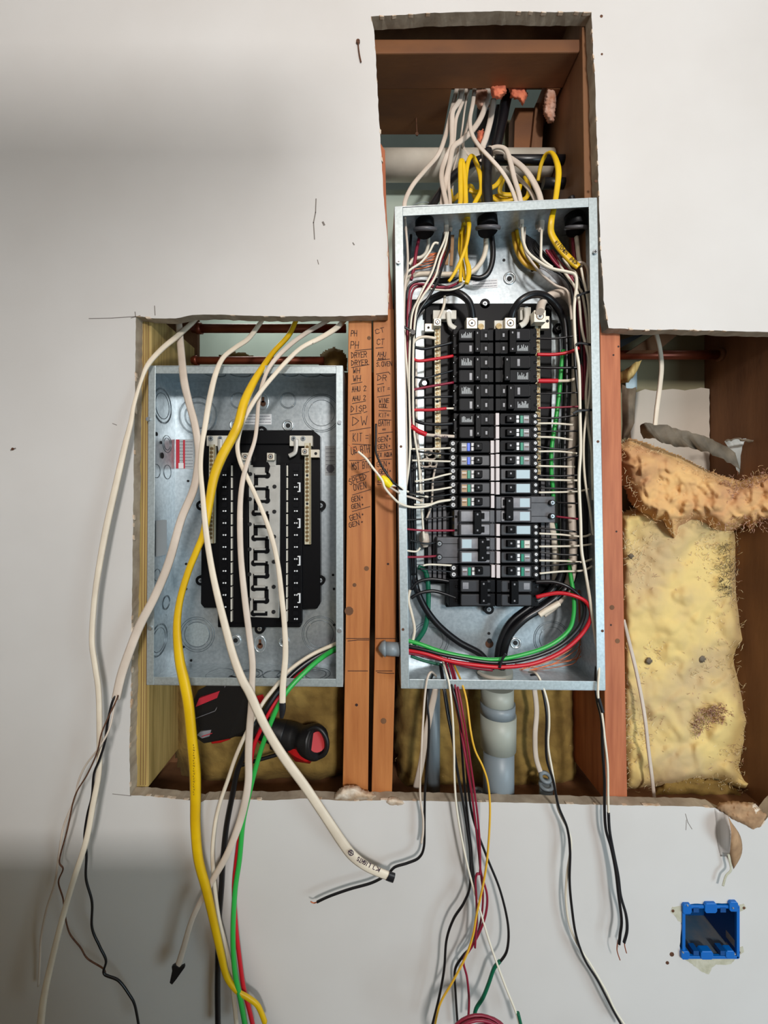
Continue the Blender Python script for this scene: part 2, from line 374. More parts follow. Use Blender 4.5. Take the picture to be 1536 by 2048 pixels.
# peeled paper flap
mb = MB(); rows = 12
left = crom([(1428, 1616), (1432, 1650), (1434, 1685), (1440, 1712)], 4); crest = crom([(1456, 1632), (1462, 1662), (1461, 1692), (1459, 1712)], 4); right = crom([(1460, 1642), (1480, 1672), (1483, 1706), (1467, 1738)], 4)
for k in range(len(left)):
    t = k / (len(left) - 1); lx, ly = left[k]; cx, cy = crest[k]; rx, ry = right[k]; h = .003 + .030 * math.sin(math.pi * min(1, t * .9 + .1))
    for q in range(5):
        u = q / 4; mb.v.append(P(lx + (cx - lx) * u, ly + (cy - ly) * u, .0006 - h * u ** 1.7))
    for q in range(1, 5):
        u = q / 4; mb.v.append(P(cx + (rx - cx) * u, cy + (ry - cy) * u, -.001 - h * (1 - .55 * u)))
for k in range(len(left) - 1):
    for q in range(8):
        mb.m('paint' if q < 4 else 'brownpaper'); mb.face([k * 9 + q, k * 9 + q + 1, (k + 1) * 9 + q + 1, (k + 1) * 9 + q], True)
o = build('paper_flap', mb, wall, label='curled flap of torn wall paper, white with brown back')
mo = o.modifiers.new('thickness', 'SOLIDIFY'); mo.thickness = .0006
wire('paper_shred', None, dd([(1457, 1708), (1460, 1724), (1462, 1740), (1452, 1752), (1446, 1772)], -.012), 5, 'mud', parent=wall, flat=.2)
# far side of the wall cavity
DB = .2
def farboard(poly, mk, name, d=DB):
    return build(name, MB().prism(poly, d, d + .012, mk), kind='structure')
farboard([(100, 745), (1200, 745), (1200, 1760), (100, 1760)], 'brownstud', 'wall_back')
build('wall_far', MB().wbox((-1.6, 1.1, .2), (1.0, 1.12, 4.2), 'sage'), kind='structure')
build('wall_back_upper', MB().prism([(-100, -300), (1300, -300), (1300, 150), (-100, 150)], DB, DB + .012, 'brownstud'), kind='structure')
build('trim_4', MB().prism([(90, 150), (395, 150), (395, 745), (90, 745)], DB + .001, DB + .013, 'brownstud'), kind='structure')
build('trim_5', MB().prism([(700, 380), (905, 380), (905, 745), (700, 745)], DB + .001, DB + .013, 'sage'), kind='structure')
build('trim_6', MB().prism([(1010, 240), (1200, 240), (1200, 745), (1010, 745)], DB + .001, DB + .013, 'oliv'), kind='structure')
# bottom plate and blocking that close the cavity
build('bottom_plate', MB().prism([(240, 1650), (1640, 1650), (1640, 1690), (240, 1690)], .0215, DB, 'brownstud'), label='dark bottom plate closing the wall cavity', cat='timber')
build('top_plate', MB().prism([(690, -60), (1190, -60), (1190, -20), (690, -20)], .0215, DB, 'brownstud'), label='dark top plate closing the wall cavity above the top opening', cat='timber')
build('baseboard_front', MB().wbox((-2.2, -.015, 0), (2.2, 0, .09), 'paint'), kind='structure')
build('wall_left', MB().wbox((-2.23, -2.6, 0), (-2.2, 0, 2.75), 'paint'), kind='structure')
def shade(name, poly, s_, label, cat, mk):
    """unseen board added off camera at distance s_ from the wall, whose shadow from the added key light has outline poly (px on the wall)"""
    L = Vector(LAMP); mb = MB().m(mk); n = len(poly); ss = s_ if isinstance(s_, list) else [s_] * n
    for dy in (0, -.012):
        for (x, y), sv in zip(poly, ss):
            t = sv / -LAMP[1]; q = P(x, y, 0); q = q + (L - q) * t; mb.v.append(Vector((max(q.x, -2.19), q.y + dy, max(q.z, .005))))
    mb.face(list(range(n))); mb.face(list(range(2 * n - 1, n - 1, -1)))
    for i in range(n): j = (i + 1) % n; mb.face([i, j, n + j, n + i])
    build(name, mb, None, label, cat)
shade('shade_board_low', [(-1900, 1688), (390, 1700), (440, 1850), (530, 2060), (700, 2400), (700, 3200), (-1900, 3200)], .5, 'plywood sheet leaning on the floor in front of the lower left wall, outside the picture', 'panel', 'treated')  # unseen board, outlined so its shadow darkens the lower left wall
shade('shade_board_high', [(-3400, 195), (300, 205), (660, 190), (680, 300), (460, 430), (250, 590), (-3400, 680)], [1.0, 1.0, 1.05, 1.2, 1.5, 1.7, 1.7], 'long wooden shelf added to shade the upper left wall, outside the picture', 'shelf', 'treated')  # second unseen board, sloped to soften the shade it casts at upper left
farboard([(1222, 560), (1409, 560), (1409, 1700), (1200, 1700)], 'oliv', 'wall_back_right', DB + .002)
farboard([(1416, 560), (1450, 560), (1450, 1700), (1416, 1700)], 'fardry', 'trim_1', DB + .001)
farboard([(1405, 560), (1419, 560), (1419, 1700), (1405, 1700)], 'dark', 'trim_2', DB + .012)
pale = [(1262, 790), (1275, 784), (1290, 778), (1310, 782), (1345, 778), (1370, 781), (1402, 775), (1419, 778), (1419, 1000), (1262, 1000)]
farboard(ragged(pale, 9, 1), 'fardry', 'trim_3', DB - .012)
build('floor', MB().wbox((-2.2, -2.6, -.03), (2.2, .3, 0), 'floorm'), kind='structure')
build('ceiling', MB().wbox((-2.2, -2.6, 2.75), (2.2, .3, 2.78), 'ceilm'), kind='structure')

# ---------------------------------------------------------------- framing timber
def stud(name, poly, d1, mk, label, d0=.0215, bevel=.0012):
    t = thing(name, label, 'timber', P(poly[-1][0], poly[-1][1], d0)); o = build('board', MB().prism(poly, d0, d1, mk), t, bevel=bevel); return t
s0 = stud('wall_stud', [(277, 622), (303, 622), (301, 1000), (297, 1574), (271, 1574), (274, 1000)], DB, 'treated', 'yellow treated timber stud at the left edge of the opening beside the empty panel')
mb = MB()
for x in (284, 289, 294):
    mb.stroke([(x + 3, 640), (x + 1, 1000), (x - 3, 1570)], 1.0, .0215, .0002, 'brownstud')
build('growth_ring', mb, s0, kind='stuff')
s1 = stud('wall_stud', [(697, 618), (743, 618), (743, 1080), (739, 1280), (736, 1585), (685, 1585), (691, 1280), (693, 1080)], .115, 'fir', 'orange fir stud with handwriting, left one of the close pair between the panels')
s2 = stud('wall_stud', [(746, 618), (788, 618), (793, 1080), (792, 1280), (784, 1588), (743, 1588), (750, 1280), (751, 1080)], .115, 'fir', 'orange fir stud with handwriting, right one of the close pair, against the full breaker panel')
s3 = stud('wall_stud', [(1200, 640), (1240, 640), (1246, 1100), (1255, 1604), (1212, 1604), (1206, 1100)], .2, 'firred', 'reddish fir stud on the right of the full breaker panel')
s4 = stud('wall_stud', [(1572, 560), (1640, 560), (1640, 1700), (1572, 1700)], DB + .03, 'brownstud', 'old brown stud closing the insulated bay on the far right')
s5 = stud('wall_stud', [(1163, -40), (1215, -40), (1222, 600), (1172, 600)], DB, 'brownstud', 'brown stud side on the right of the opening above the full panel', d0=.0225)
s6 = stud('wall_stud', [(742, 255), (770, 300), (773, 420), (777, 500), (788, 640), (760, 640), (748, 420)], .1, 'firred', 'torn reddish stud end left of the opening above the full panel', d0=.023)
mb = MB().prism([(700, 78), (1172, 78), (1158, 104), (700, 107)], .032, .098, 'brownwood')
build('header_block', mb, label='brown timber block across the top opening with cables passing behind it', cat='timber', bevel=.002)
# rear boards of the block on either side of the cable notch
zt = P(0, 105, .032).z; zt2 = P(0, 78, .032).z; xl = P(903, 180, .098).x; xr = P(1094, 180, .098).x
build('header_board', MB().wbox((P(690, 0, .1).x, .098, zt), (xl, DB - .001, zt2), 'brownwood'), label='brown board behind the timber block, left of the cable notch', cat='timber')
build('header_board', MB().wbox((xr, .098, zt), (P(1120, 0, .1).x, DB - .001, zt2), 'brownwood'), label='brown board behind the timber block, right of the cable notch', cat='timber')

# ---------------------------------------------------------------- writing on the studs
def lines(mb, L, d, mk='ink'):
    for a in L: mb.stroke([(a[i], a[i + 1]) for i in range(0, len(a), 2)], 1.3, d, mk=mk)
mb = MB().m('ink'); ds = .0214
for t, x, y, h, w_, a in (('PH', 702, 672, 11, 13, 0), ('PH', 701, 697, 14, 18, 0), ('DRYER', 703, 716, 11, 32, -.08), ('DRYER', 703, 731, 10, 34, -.06), ('WH', 706, 746, 10, 15, 0), ('WH', 706, 762, 11, 17, 0),
                          ('AHU 2', 704, 784, 10, 30, -.1), ('AHU 2', 705, 802, 9, 28, -.1), ('DISP', 702, 824, 12, 32, -.05), ('DW', 705, 851, 17, 34, -.06), ('KIT =', 706, 883, 16, 32, -.05), ('UP BTH', 703, 910, 15, 38, -.15),
                          ('MST BTH', 704, 940, 14, 38, -.12), ('SPEED', 700, 970, 12, 38, -.35), ('OVEN', 708, 981, 12, 27, -.2), ('GEN+', 704, 1004, 10, 24, -.2), ('GEN+', 704, 1018, 9, 25, -.2), ('GEN+', 701, 1042, 11, 30, -.3), ('GEN+', 699, 1055, 9, 30, -.25)):
    writing(mb, t, x, y, h, w_, ds, 1.25, a)
lines(mb, [(711, 701, 743, 698), (703, 735, 738, 729), (703, 768, 724, 764), (705, 807, 731, 802), (701, 829, 722, 826), (728, 825, 734, 823), (700, 862, 722, 858, 741, 855), (705, 888, 728, 889, 741, 890), (699, 921, 722, 921, 742, 915), (703, 953, 738, 943), (705, 990, 741, 979), (705, 1023, 740, 1013), (693, 1277, 738, 1277), (696, 1282, 715, 1280, 738, 1280), (696, 1342, 735, 1342)], ds)
build('handwriting', mb, s1, kind='stuff')
mb = MB().m('ink')
for t, x, y, h, w_, a in (('CT', 752, 668, 9, 20, -.25), ('CT', 754, 689, 11, 16, 0), ('AHU', 755, 713, 9, 18, 0), ('AHU', 756, 720, 4, 16, -.1), ('S.OVEN', 753, 733, 9, 32, -.05), ('DR', 755, 761, 11, 20, 0), ('KIT =', 756, 784, 9, 25, -.12),
                          ('WINE', 758, 805, 8, 21, 0), ('COOL', 758, 815, 7, 18, 0), ('KIT=', 758, 834, 8, 21, 0), ('BATH', 757, 852, 11, 23, -.05), ('=', 765, 862, 6, 8, 0), ('GEN+', 756, 884, 9, 27, -.08), ('GEN+', 756, 898, 9, 26, -.08),
                          ('EX AQUA', 756, 914, 8, 29, -.05), ('GEN+', 754, 934, 10, 28, -.1), ('GEN+', 758, 948, 9, 25, -.08), ('E', 756, 964, 6, 8, 0)):
    writing(mb, t, x, y, h, w_, ds, 1.15, a)
lines(mb, [(752, 696, 766, 695), (754, 721, 779, 718), (753, 748, 777, 744, 780, 748), (755, 769, 767, 767), (755, 794, 780, 790), (758, 821, 781, 822), (758, 839, 782, 840), (757, 867, 785, 864), (755, 903, 783, 899), (759, 920, 783, 918), (755, 969, 762, 969), (752, 1277, 791, 1277), (752, 1342, 784, 1342), (755, 1345, 775, 1347, 788, 1347)], ds)
build('handwriting', mb, s2, kind='stuff')
for st, L in ((s1, ((722, 638, 5), (709, 1170, 4), (698, 1222, 9), (713, 1410, 3), (733, 1137, 5), (738, 676, 4), (712, 905, 2))), (s2, ((767, 1442, 6), (776, 1128, 2.4), (775, 872, 2))), (s3, ((1224, 1215, 5), (1235, 1282, 5), (1222, 1250, 2), (1227, 710, 2), (1233, 1063, 2), (1237, 693, 2)))):
    mb = MB()
    for x, y, r in L: mb.cyl(x, y, r, .0212, .0225, 'ink' if r < 4 else 'brownstud', 10)
    build('knot', mb, st, kind='stuff')
# ================================================================ IN THE WALL CAVITY
def hpipe(name, label, x0, x1, y, w, d, mk, extra=(), cat='pipe'):
    a, b = P(x0, y, d), P(x1, y, d); b.z = a.z if name != 'copper_pipe' else b.z
    t = thing(name, label, cat, a)
    build('tube', MB().sweep([a, a.lerp(b, .5), b], [w / 2 * px(d)] * 3, mk, k=20), t)
    for i, (xx, ww, l, mk2, nm) in enumerate(extra):
        c = P(xx, y, d); mb = MB().sweep([c - Vector((l / 2, 0, 0)), c + Vector((l / 2, 0, 0))], [ww / 2 * px(d)] * 2, mk2, k=20); build(nm, mb, t)
    return t
hpipe('copper_pipe', 'upper copper pipe crossing behind the empty panel', 384, 692, 657, 17, .15, 'pipe', [(398, 22, .012, 'pipe', 'collar')])
hpipe('copper_pipe', 'lower copper pipe just above the empty panel', 384, 648, 721, 15, .15, 'pipe', [(392, 19, .008, 'pipe', 'collar')])
hpipe('copper_pipe', 'copper pipe crossing the insulated bay on the right', 1225, 1440, 710, 18, .16, 'pipe', [(1438, 25, .01, 'brownwood', 'collar')])
hpipe('drain_pipe', 'large dusty white horizontal pipe in the top opening', 764, 1100, 331, 54, .155, 'pvcw', [(985, 60, .03, 'pvcw', 'coupling')])
hpipe('conduit', 'upper black tube running into the stud at top right', 990, 1136, 320, 18, .10, 'black', [(1134, 30, .008, 'blackp', 'collar')])
hpipe('conduit', 'lower black tube running into the stud at top right', 1086, 1142, 367, 20, .10, 'black', [(1144, 26, .008, 'blackp', 'collar')])
# left bay: stains of foam
build('foam_blob', fluff([(640, 712), (652, 700), (668, 694), (684, 700), (694, 716), (694, 742), (650, 742), (638, 732)], .19, .03, 16, .004, .05, 3, 'battdark', 5), label='brown foam blob beside the end of the lower copper pipe', cat='insulation')
build('foam_blob', fluff([(438, 712), (462, 702), (490, 706), (506, 712), (498, 722), (440, 722)], .195, .012, 10, .003, .05, 3, 'battdark', 9), label='thin brown foam smear behind the lower copper pipe', cat='insulation')
# insulation batts
def tufts(o, poly, dep, n, mk, L=10, w=.8):
    mb = MB().m(mk); k = 0
    xs = [p[0] for p in poly]; ys = [p[1] for p in poly]
    while k < n:
        x = min(xs) + R() * (max(xs) - min(xs)); y = min(ys) + R() * (max(ys) - min(ys))
        if not inpoly(x, y, poly): k += .2; continue
        a = R() * 6.28; q = [(x, y, dep + .01)]
        for s_ in range(3):
            a += (R() - .5) * 1.6; x += math.cos(a) * L / 3; y += math.sin(a) * L / 3; q.append((x, y, dep + .006 - .01 * R()))
        W_, r_ = path(q, w, 2); mb.sweep(W_, r_, k=3); k += 1
    build('fibre_tuft', mb, o, kind='stuff')
lb = [(345, 1300), (420, 1290), (560, 1296), (694, 1300), (692, 1545), (640, 1566), (560, 1560), (480, 1572), (410, 1566), (362, 1552), (348, 1500)]
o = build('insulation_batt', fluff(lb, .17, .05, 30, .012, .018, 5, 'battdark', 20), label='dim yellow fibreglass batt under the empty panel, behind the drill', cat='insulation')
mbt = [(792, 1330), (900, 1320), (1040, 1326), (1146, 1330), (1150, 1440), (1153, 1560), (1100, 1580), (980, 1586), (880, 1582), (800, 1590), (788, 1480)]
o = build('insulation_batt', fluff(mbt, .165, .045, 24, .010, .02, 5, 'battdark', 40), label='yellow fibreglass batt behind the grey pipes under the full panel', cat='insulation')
tufts(o, mbt, .125, 60, 'batt', 9, .6)
rb = [(1236, 1030), (1300, 1000), (1400, 1010), (1476, 1040), (1478, 1130), (1479, 1200), (1486, 1240), (1497, 1282), (1478, 1300), (1472, 1320), (1484, 1360), (1494, 1400), (1508, 1440), (1506, 1480), (1497, 1510), (1488, 1530), (1500, 1552), (1514, 1548), (1516, 1572), (1496, 1590), (1470, 1584), (1440, 1568), (1380, 1570), (1330, 1584), (1290, 1582), (1240, 1590)]
o = build('insulation_batt', fluff(rb, .175, .075, 26, .026, .0085, 4, 'batt', 60), label='tall yellow fibreglass batt filling the right bay', cat='insulation')
tufts(o, rb, .095, 260, 'batpink', 11, .6); tufts(o, rb, .1, 1500, 'battf', 12, .7)
tufts(o, [(1385, 1450), (1400, 1420), (1440, 1408), (1468, 1416), (1466, 1440), (1420, 1452), (1392, 1476)], .085, 260, 'batpink', 9, .9)
tufts(o, [(1440, 1090), (1474, 1080), (1476, 1160), (1456, 1200), (1436, 1180)], .088, 130, 'kraft', 9, .8)
for x, y, r in ((1262, 1112, 6), (1298, 1322, 7), (1404, 1318, 8)):
    build('dark_pit', fluff([(x + r * math.cos(a * .8), y + r * math.sin(a * .8)) for a in range(8)], .098, .004, 4, .002, .2, 2, 'kraft', x), o)
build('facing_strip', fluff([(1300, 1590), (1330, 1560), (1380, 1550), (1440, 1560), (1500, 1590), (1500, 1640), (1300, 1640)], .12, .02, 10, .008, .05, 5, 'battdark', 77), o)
ub = [(1230, 890), (1258, 876), (1290, 884), (1320, 896), (1360, 912), (1400, 932), (1440, 950), (1480, 962), (1500, 950), (1530, 925), (1560, 905), (1590, 930), (1590, 1060), (1548, 1058), (1520, 1056), (1502, 1066), (1490, 1052), (1474, 1060), (1452, 1068), (1428, 1062), (1410, 1050), (1384, 1046), (1362, 1056), (1350, 1090), (1338, 1072), (1322, 1044), (1308, 1050), (1296, 1034), (1282, 1030), (1276, 1024), (1258, 1000), (1250, 978), (1236, 960)]
o = build('insulation_tuft', fluff(ub, .13, .08, 40, .026, .019, 2.8, 'batttop', 90, 3), label='torn orange-tan fibreglass hanging over the top of the tall batt', cat='insulation')
tufts(o, ub, .056, 600, 'topf', 12, .6); tufts(o, ub, .054, 150, 'battf', 10, .6); tufts(o, [(1440, 960), (1590, 920), (1590, 1060), (1440, 1060)], .05, 400, 'batpink', 10, .8)
# torn paper facings
def sheet(name, rows, mk, label, th=.0008, cat='insulation', sub=7):
    mb = MB().m(mk); g = [crom(r, sub) for r in rows]; n = len(g[0])
    for r in g:
        for p in r:
            q = P(p[0], p[1], p[2]); k_ = Vector((p[0] * .05, p[1] * .05, 3)); q.y += .006 * noise.noise(k_) + .004 * noise.noise(k_ * 3); q.z += .004 * noise.noise(k_ * 2.2); mb.v.append(q)
    for i in range(len(g) - 1):
        for j in range(n - 1): mb.face([i * n + j, i * n + j + 1, (i + 1) * n + j + 1, (i + 1) * n + j], True)
    o = build(name, mb, None, label, cat); s_ = o.modifiers.new('solid', 'SOLIDIFY'); s_.thickness = th; return o
sheet('kraft_facing', [[(1278, 852, .05), (1288, 848, .035), (1320, 850, .03), (1370, 862, .03), (1420, 878, .035), (1452, 892, .05)],
                       [(1282, 864, .055), (1298, 861, .04), (1330, 872, .04), (1372, 878, .04), (1424, 892, .04), (1470, 906, .05)],
                       [(1288, 876, .06), (1312, 880, .045), (1342, 890, .046), (1390, 898, .045), (1432, 912, .04), (1478, 936, .045)]], 'kraft', 'crumpled grey-brown paper facing along the top of the torn fibreglass')
sheet('kraft_facing', [[(1244, 770, .1), (1258, 776, .09), (1272, 776, .09)], [(1244, 810, .1), (1260, 812, .08), (1272, 808, .09)], [(1244, 850, .1), (1258, 850, .085), (1268, 846, .09)], [(1244, 880, .1), (1252, 876, .09), (1258, 872, .095)]], 'kraft', 'dark strip of paper facing hanging beside the right stud')
sheet('foil_facing', [[(1448, 884, .13), (1470, 876, .11), (1500, 880, .1), (1570, 886, .1)], [(1460, 900, .12), (1480, 896, .11), (1510, 905, .11), (1570, 915, .1)], [(1474, 940, .11), (1490, 950, .11), (1520, 940, .11), (1570, 940, .1)]], 'foil', 'crumpled silver facing with a blue print at the right edge')
sheet('kraft_facing', [[(1450, 882, .09), (1472, 875, .085), (1492, 879, .085), (1580, 886, .08)], [(1452, 885, .09), (1474, 879, .085), (1496, 885, .085), (1580, 892, .08)]], 'kraft', 'dark folded paper edge above the silver facing')
sheet('wrapping_film', [[(1236, 748, .1), (1262, 730, .08), (1282, 722, .08)], [(1238, 760, .1), (1260, 750, .07), (1274, 742, .08)], [(1240, 770, .1), (1256, 764, .09), (1266, 756, .09)]], 'treated', 'yellow translucent film scrap beside the right stud', cat='film')
mb = MB()
mb.prism([(1236, 698), (1300, 662), (1322, 655), (1240, 680)], .1, .112, 'dark').prism([(1262, 700), (1330, 655), (1372, 655), (1318, 700)], .13, .15, 'brownstud')
build('timber_brace', mb, label='dark slanting timber brace at the top of the right bay', cat='timber')
build('window_1', MB().box(1252, 742, 1274, 778, .184, .187, 'lblue'), kind='structure')
wire('cable', 'white flat cable hanging in the top of the right bay before the copper pipe', dd([(1308, 655), (1318, 690), (1323, 730), (1320, 770), (1314, 815), (1309, 862)], .11), 9, 'cream', 'cable', flat=.5)
wire('cable', 'white cable slanting down over the tall yellow batt', dd([(1248, 1240, 5), (1256, 1275, 7), (1272, 1340), (1284, 1400), (1291, 1445), (1297, 1500), (1304, 1555), (1310, 1610)], [(0, .03), (.3, .07), (1, .07)]), 7, 'creamdim', 'cable', flat=.5)
# behind the full panel in the top opening
def poly_thing(name, mk, poly, d0, d1, label, cat): return build(name, MB().prism(poly, d0, d1, mk), None, label, cat, bevel=.001)
poly_thing('wood_block', 'brownwood', [(1030, 215), (1068, 215), (1062, 296), (1028, 296)], .15, .19, 'brown block seen through the cable notch', 'timber')
poly_thing('wood_block', 'brownstud', [(1072, 205), (1090, 205), (1084, 300), (1062, 300)], .14, .19, 'dark upright board seen through the cable notch', 'timber')
poly_thing('metal_strap', 'ring', [(955, 210), (1000, 208), (992, 296), (948, 300)], .17, .185, 'dark metal strip behind the cables in the notch', 'metal strip')
wire('conduit', 'black corrugated tube rising through the cable notch', dd([(1022, 168), (1012, 200), (1002, 250), (990, 300), (978, 330)], .135), 22, 'black', 'conduit')
for i, (poly, mk, d, lab) in enumerate((([(980, 172), (1012, 168), (1014, 186), (1000, 200), (984, 196)], 'orange', .105, 'bright orange fibreglass tuft at the middle of the notch'),
    ([(1018, 172), (1050, 170), (1056, 190), (1046, 212), (1036, 200), (1020, 196)], 'orange', .12, 'orange fibreglass tuft right of the black tube'),
    ([(1092, 170), (1114, 172), (1112, 210), (1108, 245), (1096, 248), (1086, 226), (1088, 196)], 'batpink', .12, 'pinkish fibreglass tuft hanging against the right stud'),
    ([(950, 180), (978, 176), (980, 214), (960, 220), (950, 208)], 'batpink', .15, 'pink fibreglass behind the cables in the notch'),
    ([(955, 262), (968, 258), (970, 275), (962, 292), (952, 284)], 'orange', .15, 'small orange tuft low behind the cables'))):
    o = build('insulation_tuft', fluff(poly, d, .02, 8, .006, .08, 2.2, mk, 200 + i * 30), None, lab, 'insulation')
# pipes below the full panel
def vpipe(t, nm, x, y0, y1, w, d, mk, w1=None):
    a, b = P(x, y0, d), P(x, y1, d); build(nm, MB().sweep([a, b], [w / 2 * px(d), (w1 or w) / 2 * px(d)], mk, k=28, ref=(0, 1, .01)), t)
t = thing('conduit_pipe', 'thick grey plastic conduit leaving the bottom of the full panel', 'pipe', P(996, 1590, .048))
vpipe(t, 'bushing', 990, 1338, 1356, 68, .045, 'pvcl'); vpipe(t, 'connector', 994, 1372, 1412, 64, .048, 'pvcl'); vpipe(t, 'collar', 995, 1404, 1426, 68, .048, 'pvc')
vpipe(t, 'coupling', 996, 1426, 1494, 70, .048, 'pvcl', 69); vpipe(t, 'tube', 997, 1490, 1615, 60, .048, 'pvc')
c = P(988, 1343, .045); mb = MB().torus(c, (0, 0, 1), 31 * px(.045), .004, 'pvcw', n=28, k=8); build('bushing_ring', mb, t)
t = thing('conduit_pipe', 'grey plastic pipe standing behind the wires, left of the thick conduit', 'pipe', P(866, 1600, .11)); vpipe(t, 'tube', 866, 1360, 1625, 28, .11, 'pvc')
for x, y, lab in ((1092, 1574, 'grey threaded cable fitting at the bottom right of the middle bay'), (958, 1592, 'small grey fitting at the foot of the thick conduit')):
    t = thing('cable_fitting', lab, 'fitting', P(x, y, .07)); c = P(x, y, .07)
    build('body', MB().sweep([c + Vector((0, 0, -.05)), c + Vector((0, 0, .004))], [.013, .013], 'pvc', k=8, ref=(0, 1, .01)), t)
    build('ring', MB().torus(c + Vector((0, 0, .004)), (0, -.25, 1), .011, .004, 'pvc', n=20), t)
    if x > 1000: build('ring', MB().torus(c + Vector((-.003, -.004, .022)), (0, -.5, 1), .009, .004, 'pvc', n=20), t)
wire('cable', 'whitish flat cable dropping into the grey fitting in the middle bay', dd([(1068, 1372), (1073, 1420), (1070, 1470), (1072, 1515), (1083, 1550)], .075), 10, 'creamdim', 'cable', flat=.5)
t = thing('conduit_nipple', 'short grey plastic nipple joining the full panel across the right stud of the pair', 'fitting', P(790, 1300, .0))
a, b = P(768, 1297, .004), P(800, 1299, .004)
build('tube', MB().sweep([a, b], [.0125, .0125], 'pvc', k=20, ref=(0, 1, .01)), t); build('nut', MB().sweep([P(757, 1298, .004), P(764, 1297, .004), P(771, 1297, .004)], [.003, .012, .0155], 'pvc', k=8, ref=(0, 1, .01)), t)

# ---------------------------------------------------------------- cordless drill lying in the left bay
t = thing('cordless_drill', 'black and red cordless power tool lying in the bay under the empty panel', 'power tool', P(520, 1545, .08))
def hull(name, pts, mk, bev=.0015, parent=t):
    bm = bmesh.new()
    for p in pts: bm.verts.new(P(*p))
    r = bmesh.ops.convex_hull(bm, input=bm.verts)
    bmesh.ops.delete(bm, geom=[g for g in r['geom_interior'] if isinstance(g, bmesh.types.BMVert)], context='VERTS')
    bmesh.ops.dissolve_limit(bm, angle_limit=.05, verts=bm.verts, edges=bm.edges)
    mb = MB().m(mk); bm.verts.index_update(); mb.v = [v.co.copy() for v in bm.verts]
    for f in bm.faces: mb.face([v.index for v in f.verts])
    bm.free(); return build(name, mb, parent, bevel=bev)
bat = hull('battery', [(384, 1404, .05), (396, 1380, .05), (430, 1362, .045), (462, 1350, .045), (500, 1362, .03), (388, 1440, .05), (388, 1472, .05), (408, 1487, .04), (458, 1478, .03), (494, 1462, .03), (500, 1430, .03),
    (470, 1352, .11), (505, 1360, .12), (505, 1460, .12), (410, 1480, .12), (390, 1400, .12)], 'toolblk', .003)
build('battery_label', MB().prism([(391, 1414), (398, 1397), (447, 1379), (441, 1393)], .0405, .047, 'sred'), bat)
build('battery_label', MB().prism([(394, 1470), (400, 1464), (452, 1454), (458, 1461), (404, 1477)], .0385, .045, 'brkgrey'), bat)
mb = MB()
mb.stroke([(404, 1473), (426, 1466)], 1.4, .038, mk='sred'); mb.stroke([(436, 1462), (452, 1458)], 3, .038, mk='sticker'); mb.stroke([(388, 1438), (430, 1422), (446, 1394), (452, 1362)], 1, .0395, mk='brkgrey')
build('print', mb, bat, kind='stuff')
hull('tool_foot', [(418, 1478, .06), (424, 1488, .06), (440, 1486, .06), (460, 1479, .06), (462, 1470, .06), (418, 1474, .11), (462, 1478, .11)], 'toolred')
W_, r_ = path([(482, 1440, .075, 60), (500, 1446, .075, 50), (522, 1456, .08, 42), (545, 1462, .08, 46), (566, 1468, .08, 50)], 40)
build('grip', MB().sweep(W_, r_, 'toolblk', k=14), t)
hull('trigger', [(512, 1478, .07), (524, 1474, .07), (530, 1484, .07), (520, 1490, .07), (514, 1480, .09), (528, 1486, .09)], 'toolred')
W_, r_ = path([(546, 1470, .085, 50), (566, 1472, .085, 56), (590, 1474, .078, 52), (604, 1476, .07, 46), (616, 1480, .062, 60), (630, 1484, .055, 66), (638, 1485, .05, 60)], 50)
build('head', MB().sweep(W_, r_, 'toolblk', k=18), t)
hull('red_housing', [(572, 1500, .06), (588, 1512, .055), (612, 1524, .05), (630, 1516, .05), (606, 1494, .052), (584, 1488, .055), (566, 1494, .08), (590, 1524, .085), (620, 1528, .085), (630, 1500, .08)], 'toolred', .003)
build('nose_ring', MB().torus(P(633, 1484, .043), (-.35, -1, 0), 24 * px(.043), .0045, 'toolblk', n=28, k=8, sy=1.2), t)
W_, r_ = path([(628, 1483, .058), (635, 1484, .040)], 36, 2); build('nose_cap', MB().sweep(W_, r_, 'toolred', k=24), t)
W_, r_ = path([(478, 1532, .07), (510, 1522, .065), (545, 1512, .065), (570, 1504, .065)], 7)
build('belt_clip', MB().sweep(W_, r_, 'toolblk', k=8), t)
hull('upper_red', [(512, 1392, .07), (526, 1388, .07), (532, 1402, .07), (520, 1412, .07), (514, 1394, .1), (530, 1400, .1)], 'toolred')

# ---------------------------------------------------------------- blue box
t = thing('outlet_box', 'empty blue plastic double outlet box set in the wall at lower right', 'electrical box', P(1420, 1914, 0))
x0, x1, z0, z1 = P(1365, 0, 0).x, P(1475, 0, 0).x, P(0, 1914, 0).z, P(0, 1810, 0).z
x0b = x0; dp = .07; wt = .0022
mb = MB()
mb.wbox((x0, 0, z0), (x0 + wt, dp, z1), 'bluedk').wbox((x1 - wt, 0, z0), (x1, dp, z1), 'bluedk').wbox((x0 + wt, .0, z0), (x1 - wt, dp, z0 + wt), 'boxback').wbox((x0 + wt, 0, z1 - wt), (x1 - wt, dp, z1), 'bluedk')
build('box_shell', mb, t)
build('box_back', MB().wbox((x0, dp, z0), (x1, dp + wt, z1), 'bluedk'), t)
mb = MB().m('bluebox')
for a, b in (((x0 - .002, z0), (x0 + .0035, z1)), ((x1 - .0035, z0), (x1 + .002, z1)), ((x0, z0 - .001), (x1, z0 + .004)), ((x0, z1 - .004), (x1, z1 + .001))): mb.wbox((a[0], -.0025, a[1]), (b[0], .002, b[1]))
build('rim', mb, t, bevel=.0005)
